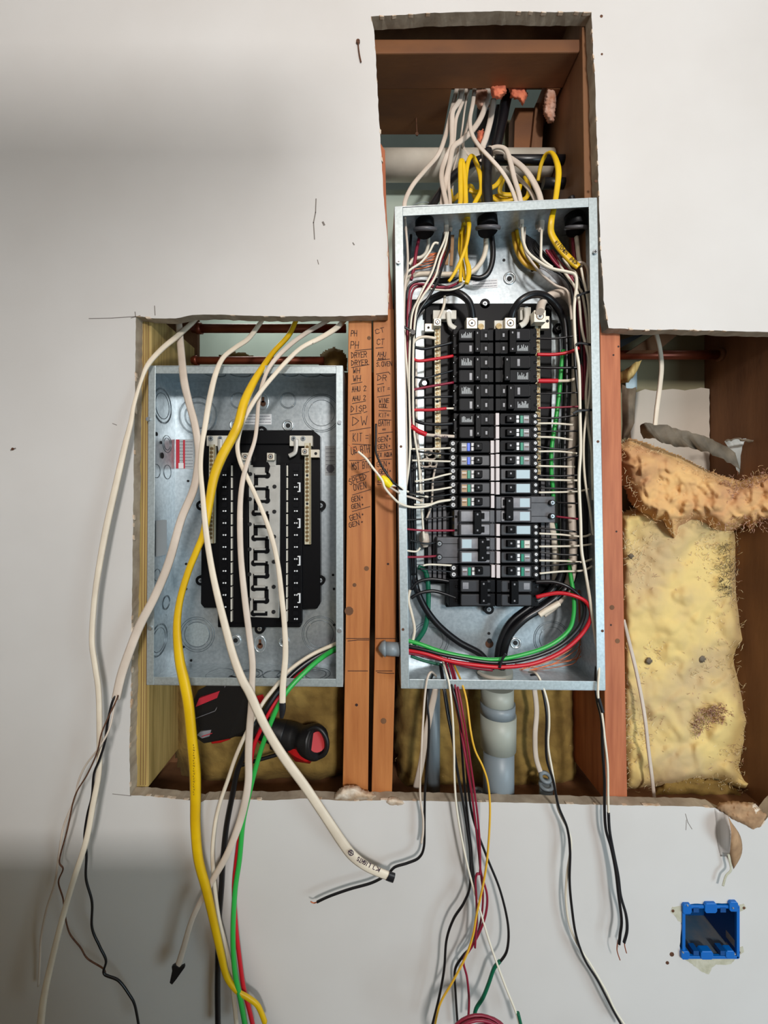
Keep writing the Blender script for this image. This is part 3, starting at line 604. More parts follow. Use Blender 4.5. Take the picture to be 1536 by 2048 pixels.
for xa, xb, ya, yb in ((1366, 1384, 1809, 1829), (1410, 1435, 1807, 1827), (1459, 1477, 1804, 1824), (1363, 1380, 1903, 1920), (1402, 1427, 1903, 1920), (1452, 1470, 1902, 1918)):
    build('tab', MB().prism([(xa + 3, ya), (xb - 3, ya), (xb, ya + 4), (xb, yb - 4), (xb - 3, yb), (xa + 3, yb), (xa, yb - 4), (xa, ya + 4)], -.0045, .006, 'bluebox'), t, bevel=.001)
for xa in (1392, 1446):
    for ya in (1816, 1902):
        build('screw_slot', MB().box(xa - 5, ya, xa + 6, ya + 9, -.003, .01, 'bluedk'), t)
for i in range(4):
    xx = x0 + .004 + 0; yy = .018 + i * .012
    build('rib', MB().wbox((x0 + wt, yy, z0 + .03), (x0 + wt + .0025, yy + .002, z1 - .003), 'bluebox'), t)
mb = MB()
for i in range(4): mb.wbox((x0 + .012 + i * .011, .012, z1 - wt - .002), (x0 + .014 + i * .011, dp, z1 - wt), 'bluebox')
build('rib', mb, t)
for x, y in ((1376, 1812), (1467, 1817), (1367, 1906)): build('screw', MB().cyl(x, y, 1.4, -.0062, -.004, 'steel', 8), t)
# nails
def nail(label, pts, d, w=3.0):
    t = thing('nail', label, 'nail', P(pts[0][0], pts[0][1], d)); W_, r_ = path(dd(pts, d), w); build('shank', MB().sweep(W_, r_, 'rust', k=6), t)
    build('head', MB().cyl(pts[0][0], pts[0][1], w * 1.3, d - .002, d + .001, 'rust', 10), t)
nail('rusty nail flat against the wall left of the top opening', [(716, 81), (717, 95), (719, 110), (722, 124)], -.002, 3)
nail('thin nail hanging below the timber block in the top opening', [(834, 267), (833, 250), (832, 226)], .16, 2.4)
# maroon coil at the bottom edge of the frame
mb = MB().m('maroon'); q = []
for i in range(150):
    a = i / 150 * 2 * math.pi * 5; c = P(958, 2106, -.10); q.append(c + Vector((.052 * math.cos(a), .006 * math.sin(a * .2) + .003 * math.sin(a * 1.3), .052 * math.sin(a) + .002 * math.sin(a * .4))))
build('wire_coil', mb.sweep(q, [.0022] * len(q), k=8), None, 'maroon wire coil showing its top at the bottom edge', 'wire')
# ================================================================ PANELS
def ringset(mb, x, y, radii, d, mk='ring', w=1.1, sy=1):
    for r in radii: mb.torus(P(x, y, d), (0, -1, 0), r * px(d), w * px(d) * .5, mk, n=30, k=5)
def enclosure(t, C, df, db, lip, backname='back_plate'):
    """C: outer front corners TL TR BR BL in px; df, db: depths of the front and the back"""
    W_ = [P(x, y, df) for x, y in C]; th = .0016
    def wallp(a, b, nm, inn):
        A, B = W_[a], W_[b]; n = Vector(inn) * th
        mb = MB().m('galv'); i0 = len(mb.v)
        for p in (A, B):
            for y in (df, db):
                for q in (Vector(), n): mb.v.append(Vector((p.x, y, p.z)) + q)
        for f in ((0, 1, 3, 2), (4, 6, 7, 5), (0, 4, 5, 1), (2, 3, 7, 6), (0, 2, 6, 4), (1, 5, 7, 3)): mb.face(list(f))
        return build(nm, mb, t)
    walls = [wallp(0, 1, 'top_wall', (0, 0, -1)), wallp(1, 2, 'side_wall', (-1, 0, 0)), wallp(3, 2, 'bottom_wall', (0, 0, 1)), wallp(0, 3, 'side_wall', (1, 0, 0))]
    mb = MB().m('galv')
    for y in (db, db + th):
        for p in W_: mb.v.append(Vector((p.x, y, p.z)))
    for f in ((0, 1, 2, 3), (7, 6, 5, 4), (0, 4, 5, 1), (1, 5, 6, 2), (2, 6, 7, 3), (3, 7, 4, 0)): mb.face(list(f))
    walls.append(build(backname, mb, t))
    (tlx, tly), (trx, try_), (brx, bry), (blx, bly) = C; L = lip
    for nm, poly, dz in (('side_flange', [(tlx, tly), (tlx + L, tly - .0), (blx + L, bly), (blx, bly)], 0), ('side_flange', [(trx - L, try_), (trx, try_), (brx, bry), (brx - L, bry)], 0),
                     ('top_flange', [(tlx + L, tly + 2), (trx - L, try_ + 2), (trx - L, try_ + 2 + L), (tlx + L, tly + 2 + L)], .0008), ('bottom_flange', [(blx + L, bly - L - 2), (brx - L, bry - L - 2), (brx - L, bry - 1), (blx + L, bly - 1)], .0008)):
        build(nm, MB().prism(poly, df - .0012 + dz, df + .0008 + dz, 'galvlip'), t, bevel=.0006)
    return walls
def screw(par, x, y, r, d, mk='steel', h=.003, slot=True):
    mb = MB().cyl(x, y, r * .75, d - h, d - h * .5, mk, 14).cyl(x, y, r, d - h * .5, d, mk, 14)
    if slot: mb.box(x - r * .6, y - r * .12, x + r * .6, y + r * .12, d - h - .0002, d - h + .0003, 'dark').box(x - r * .12, y - r * .6, x + r * .12, y + r * .6, d - h - .0002, d - h + .0003, 'dark')
    return build('screw', mb, par)
def neutral_bar(par, x0, x1, y0, y1, d, pitch, skip=(), mk='barm', xt=0):
    """long bar with screws; the bar leans by xt px from top to bottom"""
    bar = build('neutral_bar', MB().prism([(x0, y0), (x1, y0), (x1 + xt, y1), (x0 + xt, y1)], d, d + .009, mk), par, bevel=.0006)
    build('bar_edge', MB().prism([(x1 - 2.4, y0), (x1 - .8, y0), (x1 - .8 + xt, y1), (x1 - 2.4 + xt, y1)], d - .0012, d + .001, 'brass'), bar)
    n = int((y1 - y0 - 4) / pitch); proto = None
    for i in range(n):
        y = y0 + 4 + (i + .5) * pitch; x = (x0 + x1) / 2 - 1 + xt * (y - y0) / (y1 - y0)
        if i in skip:
            build('bar_hole', MB().cyl(x, y, 2.7, d - .0006, d + .001, 'dark', 10), bar); continue
        if proto is None:
            mb = MB().cyl(x, y, 3.5, d - .0016, d + .001, 'brass', 12).cyl(x, y, 2.1, d - .0019, d - .001, 'rust', 8).box(x - .7, y - 3, x + .7, y + 3, d - .0022, d - .001, 'brass')
            proto = build('bar_screw', mb, bar)
        else: dup(proto, P(x, y, d - .0006) + Vector((0, WL[proto.name].y - (d - .0006), 0)))
    return bar
def lugblock(par, x, y, w, d, nm='lug', foot=None):
    o = build(nm, MB().box(x - w / 2, y - w / 2, x + w / 2, y + w / 2, d, d + .018, 'lug'), par, bevel=.001)
    mb = MB(); mb.torus(P(x, y, d), (0, -1, 0), w * .3 * px(d), .0007, 'rust', n=18, k=5); mb.cyl(x, y, w * .22, d - .0012, d + .001, 'steel', 6); mb.cyl(x, y, w * .1, d - .0016, d, 'dark', 6)
    build('set_screw', mb, o); return o
def label_sheet(par, x0, y0, x1, y1, d, base, rows, mk='print', skew=0, nm='sticker'):
    o = build(nm, MB().prism([(x0, y0), (x1, y0 + skew), (x1, y1 + skew), (x0, y1)], d - .0004, d + .0003, base), par)
    mb = MB()
    for i in range(rows):
        y = y0 + (y1 - y0) * (i + .7) / (rows + .4); xx = x0 + 2
        while xx < x1 - 3:
            L = 1.5 + R() * 4; xe = min(xx + L, x1 - 2); mb.stroke([(xx, y + skew * (xx - x0) / (x1 - x0)), (xe, y + skew * (xe - x0) / (x1 - x0))], min(1.0, (y1 - y0) / rows * .4), d - .0004, .0001, mk); xx = xe + 1 + R()
    build('print', mb, o, kind='stuff'); return o
# ---------------------------------------------------------------- empty panel on the left
EF, EB = .010, .106
ep = thing('breaker_panel', 'empty galvanised breaker panel without breakers on the left', 'electrical panel', P(490, 1374, EF))
wl = enclosure(ep, [(297, 731), (686, 731), (686, 1374), (293, 1370)], EF, EB, 14)
d = EB - .0002
def ko(par, x, y, radii, d, fill=None, nub=True):
    mb = MB(); ringset(mb, x, y, radii, d)
    if fill: mb.cyl(x, y, radii[-1] - 1, d - .0012, d + .0002, fill, 28)
    if nub:
        for a in (2.4, 5.5):
            mb.cyl(x + radii[-1] * math.cos(a), y - radii[-1] * math.sin(a), 1.6, d - .0008, d, 'ringlite', 8)
    return build('knockout', mb, par)
for x, y, rr in ((396, 831, (38, 36, 27, 25)), (643, 826, (38, 35, 26)), (477, 801, (16, 14)), (576, 801, (16, 14)), (640, 1268, (36, 33, 27))): ko(ep, x, y, rr, d)
ko(ep, 394, 1269, (35, 31, 25), d, 'galvlip')
def sidering(par, xs_y, d0, rz, rd, zoff=0):
    pass
# knockouts on the left side wall (rings lying in the wall plane)
xw = P(297, 731, EF).x
def sko(px_y, depth, r, mb):
    z = P(0, px_y, depth).z; t_ = (P(0, 731, EF).z - z) / (P(0, 731, EF).z - P(0, 1370, EF).z); xx = xw + (P(293, 0, EF).x - xw) * t_ + .0018
    mb.torus((xx, depth, z), (1, 0, 0), r, .0007, 'ring', n=26, k=5)
mb = MB()
for y, dep, r in ((812, .056, .034), (812, .056, .032), (812, .056, .025), (1280, .048, .031), (1280, .048, .029), (1280, .048, .023), (888, .074, .017), (888, .074, .012), (942, .036, .013), (944, .076, .014), (1150, .04, .011), (1205, .074, .014), (1205, .074, .012), (1230, .074, .0005)): sko(y, dep, r, mb)
build('knockout', mb, ep)
mb = MB()
for y, dep, r in ((911, .054, .006), (868, .034, .004), (885, .05, .003)):
    z = P(0, y, dep).z; mb.cylx((xw + .0014, dep, z), (xw + .0022, dep, z), r, r, 'dark', 10)
build('wall_hole', mb, ep)
za, zb = P(0, 1040, .06).z, P(0, 1110, .06).z
build('sticker', MB().wbox((xw + .001, .032, zb), (xw + .0022, .070, za), 'sticker'), ep)
# rings in top and bottom walls
zt_ = P(0, 731, EF).z - .0022; zb_ = P(0, 1372, EF).z + .0022
mb = MB(); mb2 = MB()
for i, x in enumerate((430, 480, 530, 580, 620, 655)):
    mb.torus((P(x, 0, .05).x, .05, zt_), (0, 0, 1), .016 if i in (3, 5) else .02, .0007, 'ring', n=24, k=5)
for x, r in ((440, .026), (500, .018), (545, .018), (575, .02), (632, .028), (632, .02), (500, .024)):
    mb2.torus((P(x, 0, .055).x, .055, zb_), (0, 0, 1), r, .0007, 'ring', n=24, k=5)
build('knockout', mb, ep); build('knockout', mb2, ep)
def keyhole(x, y):
    mb = MB(); mb.torus(P(x, y, d), (0, -1, 0), 11 * px(d), .0012, 'ringlite', n=24, k=6, sy=1.5); mb.cyl(x, y + 4, 5.6, d - .001, d + .0003, 'rust', 14).box(x - 2.4, y - 9, x + 2.4, y + 2, d - .001, d + .0003, 'rust')
    build('keyhole', mb, ep)
keyhole(526, 803); keyhole(520, 1288)
def dimple(par, x, y, d, r=12):
    mb = MB(); mb.torus(P(x, y, d), (0, -1, 0), r * .8 * px(d), r * .2 * px(d), 'ringlite', n=22, k=6); mb.cyl(x, y, r * .38, d - .001, d + .0003, 'dark', 12); build('dimple', mb, par)
for x, y in ((576, 851), (470, 850), (471, 1281), (568, 1284)): dimple(ep, x, y, d)
mb = MB()
for x, y in ((376, 962), (372, 1128), (372, 1178), (382, 1321), (666, 1150), (668, 1178), (668, 1250), (367, 1294)): mb.cyl(x, y, 2.6, d - .0006, d + .0002, 'dark', 10)
build('back_hole', mb, ep)
mb = MB().prism([(346, 766), (349, 766), (346, 1328), (343, 1328)], d - .001, d, 'ringlite'); build('bend_line', mb, ep)
mb = MB().prism([(346, 762), (684, 762), (684, 764), (346, 764)], d - .001, d, 'ring').prism([(343, 1331), (684, 1331), (684, 1333), (343, 1333)], d - .001, d, 'ring'); build('bend_line', mb, ep)
st = label_sheet(ep, 351, 879, 387, 938, d, 'sticker', 9); build('sticker_band', MB().box(352, 879, 359, 937, d - .0006, d, 'sred').box(366, 880, 370, 937, d - .0006, d, 'sred'), st)
build('sticker_box', MB().box(357, 926, 367, 937, d - .0009, d, 'stickw'), st)
label_sheet(ep, 489, 828, 543, 849, d, 'stickw', 3)
st = label_sheet(ep, 650, 892, 671, 951, d, 'sticker', 7); build('seal', MB().cyl(661, 937, 8, d - .0008, d, 'print', 16), st)
# flange screws
for x, y in ((296, 838), (679, 845), (300, 1257), (679, 1262)): screw(ep, x, y, 4.5, EF - .001, h=.004, slot=False)
# black carrier
cr = thing('bus_carrier', 'black plastic bus carrier with light grey bus plate inside the empty panel', 'bus assembly', P(522, 1255, EB))
cd0 = .082
body = build('carrier_body', MB().prism([(404, 874), (412, 860), (626, 860), (640, 872), (640, 1208), (634, 1218), (601, 1219), (601, 1255), (435, 1255), (435, 1216), (408, 1216), (401, 1208)], cd0, EB - .0002, 'blackp'), cr, bevel=.002)
for x, y in ((401, 1161), (640, 1161), (402, 1011), (641, 1011), (519, 1258), (523, 862)):
    tb = build('mount_tab', MB().cyl(x, y, 10, .088, .1, 'blackp', 20), cr); screw(cr, x, y, 4.6, .088)
for x0, x1 in ((437, 462), (466, 496), (561, 572), (577, 604)):
    build('rail', MB().box(x0, 926, x1, 1246, cd0 - .008, cd0 + .002, 'blackp'), cr, bevel=.001)
build('crossbar', MB().box(418, 862, 625, 888, cd0 - .006, cd0 + .002, 'blackp'), cr, bevel=.0015)
for x in (463.5, 574.5):
    mb = MB()
    for i in range(13):
        mb.box(x - 1.4 - i * .08, 931 + i * 24.3, x + 1.2 - i * .08, 931 + i * 24.3 + 21, cd0 - .0085, cd0 + .001, 'ivory')
    build('slot_strip', mb, cr)
for side, xs in ((0, (442, 448, 455)), (1, (586, 591, 597))):
    mb = MB()
    for i in range(26):
        y = 934 + i * 12
        mb.box(xs[1] - 5, y, xs[1] + 6, y + 8, cd0 - .0105, cd0 - .006, 'brk')
        if i % 2: mb.cyl(xs[1] - 1.5, y + 4, 1.5, cd0 - .0115, cd0 - .01, 'white', 6).cyl(xs[1] + 3, y + 4, 1.7, cd0 - .0115, cd0 - .01, 'white', 6)
    build('clip_row', mb, cr, kind='stuff')
for y in (970, 1042, 1117, 1192): build('clip', MB().box(595, y - 5, 600.5, y + 14, cd0 - .0125, cd0 - .008, 'white').box(595, y - 3, 598, y + 12, cd0 - .0128, cd0 - .012, 'blackp'), cr)
neutral_bar(cr, 418, 430, 889, 1087, cd0 - .014, 8.1, (9, 15), xt=-2)
neutral_bar(cr, 609, 621.5, 886, 1089, cd0 - .014, 8.1, (7, 14), xt=0)
for x0, x1, cx in ((413, 458, 440), (579, 625, 592)):
    build('jumper_block', MB().box(x0, 871, x1, 892, cd0 - .012, cd0, 'ivory'), cr, bevel=.001)
    s_ = -1 if x0 < 500 else 1
    W_, r_ = path(dd([(cx, 878), (cx, 896), (cx - s_ * 3, 906), (cx - s_ * 14, 912)], cd0 - .014), 9); build('jumper_strap', MB().sweep(W_, r_, 'tin', k=8, flat=.3), cr)
    for sx in (x0 + 8, x0 + 27): screw(cr, sx, 877, 5, cd0 - .012)
build('lug_foot', MB().box(620, 899, 638.5, 915, cd0 - .013, cd0 - .004, 'lug'), cr, bevel=.0006); lugblock(cr, 609.5, 903, 14, cd0 - .026); build('bar_hole', MB().cyl(631.5, 907, 3, cd0 - .0136, cd0 - .01, 'dark', 12), cr)
for x in (490, 541): lugblock(cr, x, 913, 15, cd0 - .022); build('lug_foot', MB().box(x - 8, 920, x + 10, 932, cd0 - .012, cd0 - .004, 'tin'), cr, bevel=.0005)
# bus plates with meandering gap
bp = build('bus_plate', MB().prism([(497, 930), (560, 930), (558, 1236), (500, 1234)], cd0 - .011, cd0 - .004, 'tin'), cr, bevel=.0005)
mb = MB().m('blackp'); db_ = cd0 - .0115
xl_, xr_ = 508, 537
ys = [947 + i * 25.1 for i in range(12)]
for i, y in enumerate(ys):
    sh = -i * .22
    mb.box(xl_ + sh, y, xr_ + sh, y + 8.5, db_ - .0008, db_ + .002)
    if i < 11:
        x = (xl_ if i % 2 == 0 else xr_ - 6) + sh
        mb.box(x, y + 6, x + 8, y + 27, db_ - .0008, db_ + .002)
    mb.cyl((xr_ - 3 if i % 2 == 0 else xl_ + 2) + sh, y + 3.5, 6.5, db_ - .0012, db_ + .002, n=14)
mb.prism([(505, 924), (536, 924), (540, 932), (536, 948), (530, 948), (530, 934), (506, 934)], db_ - .0012, db_ + .002)
build('insulator', mb, cr)
mb = MB()
for i, y in enumerate(ys):
    sh = -i * .22; mb.box(xl_ + 2 + sh, y - 1.2, xr_ - 5 + sh, y + 2.6, db_ - .004, db_, 'tin')
build('bus_stab', mb, cr, kind='stuff')
mb = MB()
for i, y in enumerate(ys):
    mb.cyl((497 if i % 2 == 0 else 546) + 3 - i * .2, y + 1, 4.0, db_ - .0014, db_ + .002, 'dark', 12)
build('bus_hole', mb, cr)

# ---------------------------------------------------------------- full panel on the right
FF, FB = -.014, .082
fp = thing('breaker_panel', 'full galvanised breaker panel packed with breakers and wires on the right', 'electrical panel', P(1000, 1380, FF))
FC = [(789, 413), (1194, 395), (1211, 1381), (802, 1377)]
enclosure(fp, FC, FF, FB, 16.5)
d = FB - .0002
for x, y in ((797, 523), (1191, 503)): 
    screw(fp, x, y, 5, FF - .001, h=.005)
mb = MB()
for x, y in ((802, 893), (1196, 883), (806, 1259), (1205, 1262)): mb.cyl(x, y, 2.8, FF - .0016, FF, 'rust', 10)
build('flange_hole', mb, fp, kind='stuff')
dimple(fp, 1019, 557, d, 13); dimple(fp, 1031, 1286, d, 12)
mb = MB()
for x, y in ((978, 1267), (1008, 520), (1065, 540), (905, 545), (1130, 460), (1100, 1305)): mb.cyl(x, y, 3, d - .0006, d + .0002, 'dark', 10)
build('back_hole', mb, fp)
build('keyhole', MB().cyl(979, 1288, 8, d - .001, d, 'rust', 16).cyl(979, 1282, 5, d - .0012, d, 'dark', 12), fp)
for x, y, rr in ((860, 1280, (38, 34, 26)), (1103, 1278, (36, 33, 24)), (975, 440, (36, 30)), (848, 440, (36, 30))): ko(fp, x, y, rr, d)
label_sheet(fp, 944, 560, 995, 578, d, 'stickw', 3, skew=-3)
mb = MB().box(820, 468, 1180, 470, d - .0006, d, 'ring'); build('bend_line', mb, fp)
bars = build('side_plate', MB().box(826, 640, 852, 1128, .074, .080, 'galvlip').box(1096, 640, 1116, 1160, .074, .080, 'galvlip'), fp)
fc = thing('bus_carrier', 'black plastic carrier behind the breakers of the full panel', 'bus assembly', P(975, 1215, FB))
build('carrier_body', MB().prism([(855, 606), (1098, 606), (1104, 616), (1104, 1176), (1072, 1206), (892, 1215), (892, 1168), (850, 1168), (850, 616)], .066, FB - .0003, 'blackp'), fc, bevel=.002)
for x, y in ((970, 607), (978, 1219), (849, 766), (1118, 656)):
    build('mount_tab', MB().cyl(x, y, 10, .066, .078, 'blackp', 20), fc); screw(fc, x, y, 4.6, .066)
for x in (856, 866, 876, 886):
    build('carrier_rib', MB().box(x, 1010, x + 7, 1160, .060, .068, 'brkgreybody'), fc, bevel=.0006)
for x in (1082, 1092):
    build('carrier_rib', MB().box(x, 960, x + 8, 1160, .060, .068, 'brkgreybody'), fc, bevel=.0006)
neutral_bar(fc, 869, 881, 652, 916, .050, 8.4, (7, 13, 17, 25), xt=1)
neutral_bar(fc, 1070, 1080, 652, 950, .048, 8.4, (), xt=2)
build('jumper_block', MB().box(866, 620, 913, 638, .052, .066, 'ivory'), fc, bevel=.001); screw(fc, 898, 624, 5, .052)
W_, r_ = path(dd([(897, 624), (898, 640), (901, 650), (911, 657)], .048), 10); build('jumper_strap', MB().sweep(W_, r_, 'ivory', k=8, flat=.35), fc)
build('jumper_block', MB().box(1040, 614, 1062, 640, .052, .066, 'ivory'), fc, bevel=.001); screw(fc, 1053, 618, 5.5, .05)
W_, r_ = path(dd([(1053, 616), (1054, 634), (1049, 646), (1040, 652)], .046), 12); build('jumper_strap', MB().sweep(W_, r_, 'ivory', k=8, flat=.35), fc)
lugblock(fc, 875, 644, 15, .036); build('lug_foot', MB().box(850, 647, 868, 663, .05, .058, 'lug'), fc, bevel=.0005); build('bar_hole', MB().cyl(857, 655, 2.6, .0494, .052, 'dark', 12), fc)
lugblock(fc, 1080, 632, 24, .026); build('lug_foot', MB().box(1082, 632, 1099, 657, .045, .055, 'lug'), fc, bevel=.0005); build('bar_hole', MB().cyl(1095, 642, 3, .0444, .05, 'dark', 12), fc)
for x in (944, 1021): lugblock(fc, x, 646, 22, .03)
for x, y, w_ in ((963, 653, 13), (999, 652, 20)):
    build('bus_terminal', MB().box(x - w_ / 2, 641, x + w_ / 2, 662, .04, .046, 'ivory'), fc); build('brass_screw', MB().cyl(x - 1, y, 6, .036, .041, 'brass', 16), fc)
# ---------------------------------------------------------------- breakers
FD = .022          # face depth
ORD = {}
def breaker(side, y0, y1, kind, label, hx=None):
    """side L or R; kind: two-pole 'D', single 'S', long grey 'G', big 'B'"""
    L = side == 'L'
    xa, xb = (906, 988) if L else (989, 1073)
    off = (y0 - 655) / 560 * 4.5; xa += off * .8; xb += off * .8
    def X(u):   # u: 0 at the terminal edge, 1 at the middle seam
        return xa + (xb - xa) * u if L else xb + (xa - xb) * u
    def bx(u0, u1, ya, yb, d0, d1, mk):
        a, b = sorted((X(u0), X(u1))); return MB().box(a, ya, b, yb, d0, d1, mk)
    grey = kind == 'G'
    t = thing('circuit_breaker', label, 'breaker', P(X(.5), y1, FB), 'breakers in the full panel')
    h = y1 - y0; poles = 1 if h < 36 else 2; ph = h / poles
    u_out = {'G': -.42, 'B': -.14 if L else -.0}.get(kind, 0.0)
    bodymk = 'brkgreybody' if grey or kind == 'M' else 'brk'
    body = build('body', bx(u_out, 1.0, y0 + .7, y1 - .7, FD + .014, .066, bodymk), t, bevel=.0012)
    for p in range(poles):
        a = y0 + p * ph + 1.6; b = y0 + (p + 1) * ph - 1.6
        facemk = 'brkgrey' if kind in ('G', 'M') else ('brksheen' if y0 > 900 else 'brkface')  # lower faces greyer: glossy sheen painted into their colour
        build('face', bx(.14, .88 if kind == 'S' else .985, a, b, FD, FD + .016, bodymk), t, bevel=.0008)
        mb = bx(.17, .86, a + 2, b - 2, FD - .0006, FD + .002, facemk); build('face_inset', mb, t, bevel=.0004)
        # recessed outline
        mb = MB(); u0, u1 = .155, .875
        for q in ((u0, u0 + .018, a + 1, b - 1), (u1 - .018, u1, a + 1, b - 1)): 
            x_, x2 = sorted((X(q[0]), X(q[1]))); mb.box(x_, q[2], x2, q[3], FD - .0003, FD + .001, 'dark')
        x_, x2 = sorted((X(u0), X(u1))); mb.box(x_, a + 1, x2, a + 2.2, FD - .0003, FD + .001, 'dark').box(x_, b - 2.2, x2, b - 1, FD - .0003, FD + .001, 'dark')
        build('face_groove', mb, t)
        # terminal end
        if kind in ('D', 'M', 'B'):
            sx = X(.045); screw(t, sx, (a + b) / 2 + 1, 3.6, FD + .016, h=.002)
            build('clamp', bx(-.005, .10, a + 2, b - 2, FD + .0155, FD + .03, 'dark' if kind != 'M' else 'brass'), t)
        if kind == 'G':
            sx = X(-.36); build('terminal', MB().cyl(sx, (a + b) / 2, 6, FD + .006, FD + .016, 'dark', 14), t); screw(t, sx, (a + b) / 2, 4, FD + .006, h=.002)
            build('seam', bx(-.42, .14, (a + b) / 2 - .5, (a + b) / 2 + .5, FD + .0132, FD + .016, 'dark'), t)
        if kind == 'S':
            for k_, yy in enumerate((a + ph * .2, a + ph * .68)):
                sx = X(-.02) if L else X(.045); r_ = 4.4 if L else 3
                mb = MB().cyl(sx, yy, r_ + 2.6, FD + .012, FD + .03, 'dark', 14); build('terminal', mb, t)
                mb = MB(); mb.torus(P(sx, yy, FD + .0115), (0, -1, 0), r_ * .72 * px(FD), .0011, 'white', n=14, k=5).cyl(sx, yy, r_ * .55, FD + .0115, FD + .013, 'brkgrey', 10); build('terminal_screw', mb, t)
            build('marker_strip', bx(.90, .985, y0 + 1, y1 - 1, FD - .001, FD + .012, 'strip'), t, bevel=.0004)
    return t, X, bx, poles, ph
def handle(t, x0, x1, y0, y1, tie=False, d=FD):
    o = build('handle', MB().box(x0, y0, x1, y1, d - .008, d + .002, 'handle', .12), t, bevel=.001); 
    mb = MB(); mb.box(x0 + (x1 - x0) * .35, (y0 + 4), x0 + (x1 - x0) * .55, (y0 + 7.5), d - .0083, d - .0075, 'brkgrey')
    if tie: mb.box(x0 + (x1 - x0) * .35, y1 - 8, x0 + (x1 - x0) * .55, y1 - 4.5, d - .0083, d - .0075, 'brkgrey')
    build('handle_mark', mb, o, kind='stuff'); return o
def rating(t, bx, u0, u1, a, b, mk='sticker'):
    mb = MB(); a_, b_ = sorted((u0, u1)); tmp = bx(u0, u1, a, b, FD - .0008, FD, mk); xs = [v.x for v in tmp.v]
    def pxx(v): return VX + v * F / (D + FD - .0008)
    x0, x1 = pxx(min(xs)), pxx(max(xs)); n = 11
    for i in range(n):
        x = x0 + (x1 - x0) * (i + .2) / n; hh = (b - a) * (.35 + .65 * R()); mb.box(x, b - hh, x + (x1 - x0) / n * .55, b, FD - .0009, FD, mk)
    mb.box(x0, b - 1.2, x1, b, FD - .0009, FD, mk); build('rating_print', mb, t, kind='stuff')
def offmark(t, bx, u0, u1, a, b):
    mb = bx(u0, u1, a, b, FD - .0008, FD, 'handle'); o = build('off_window', mb, t); build('off_print', bx((u0 + u1) / 2 - .02, (u0 + u1) / 2 + .025, a + (b - a) * .3, b - (b - a) * .25, FD - .0011, FD, 'brkgrey'), o, kind='stuff')
pos = ['top', 'second', 'third', 'fourth', 'fifth', 'sixth', 'seventh', 'eighth', 'ninth', 'tenth', 'eleventh', 'twelfth', 'thirteenth', 'fourteenth', 'bottom']
LL = [(657, 709, 'D'), (710, 766, 'D'), (767, 823, 'D'), (825, 878, 'D'), (880, 907, 'S'), (908, 934, 'S'), (935, 962, 'S'), (963, 989, 'S'), (990, 1017, 'S'), (1019, 1073, 'M'), (1074, 1128, 'G'), (1129, 1156, 'S'), (1158, 1214, 'B')]
RR = [(656, 709, 'D'), (710, 766, 'D'), (767, 823, 'D'), (825, 851, 'S'), (852, 878, 'S'), (879, 906, 'S'), (907, 934, 'S'), (935, 962, 'S'), (963, 990, 'S'), (992, 1046, 'G'), (1047, 1073, 'S'), (1075, 1101, 'S'), (1102, 1128, 'S'), (1129, 1157, 'S'), (1159, 1214, 'B')]
KN = dict(D='black two-pole breaker', S='black single-width breaker', M='grey-faced two-pole breaker', G='long grey two-pole breaker', B='large black two-pole breaker')
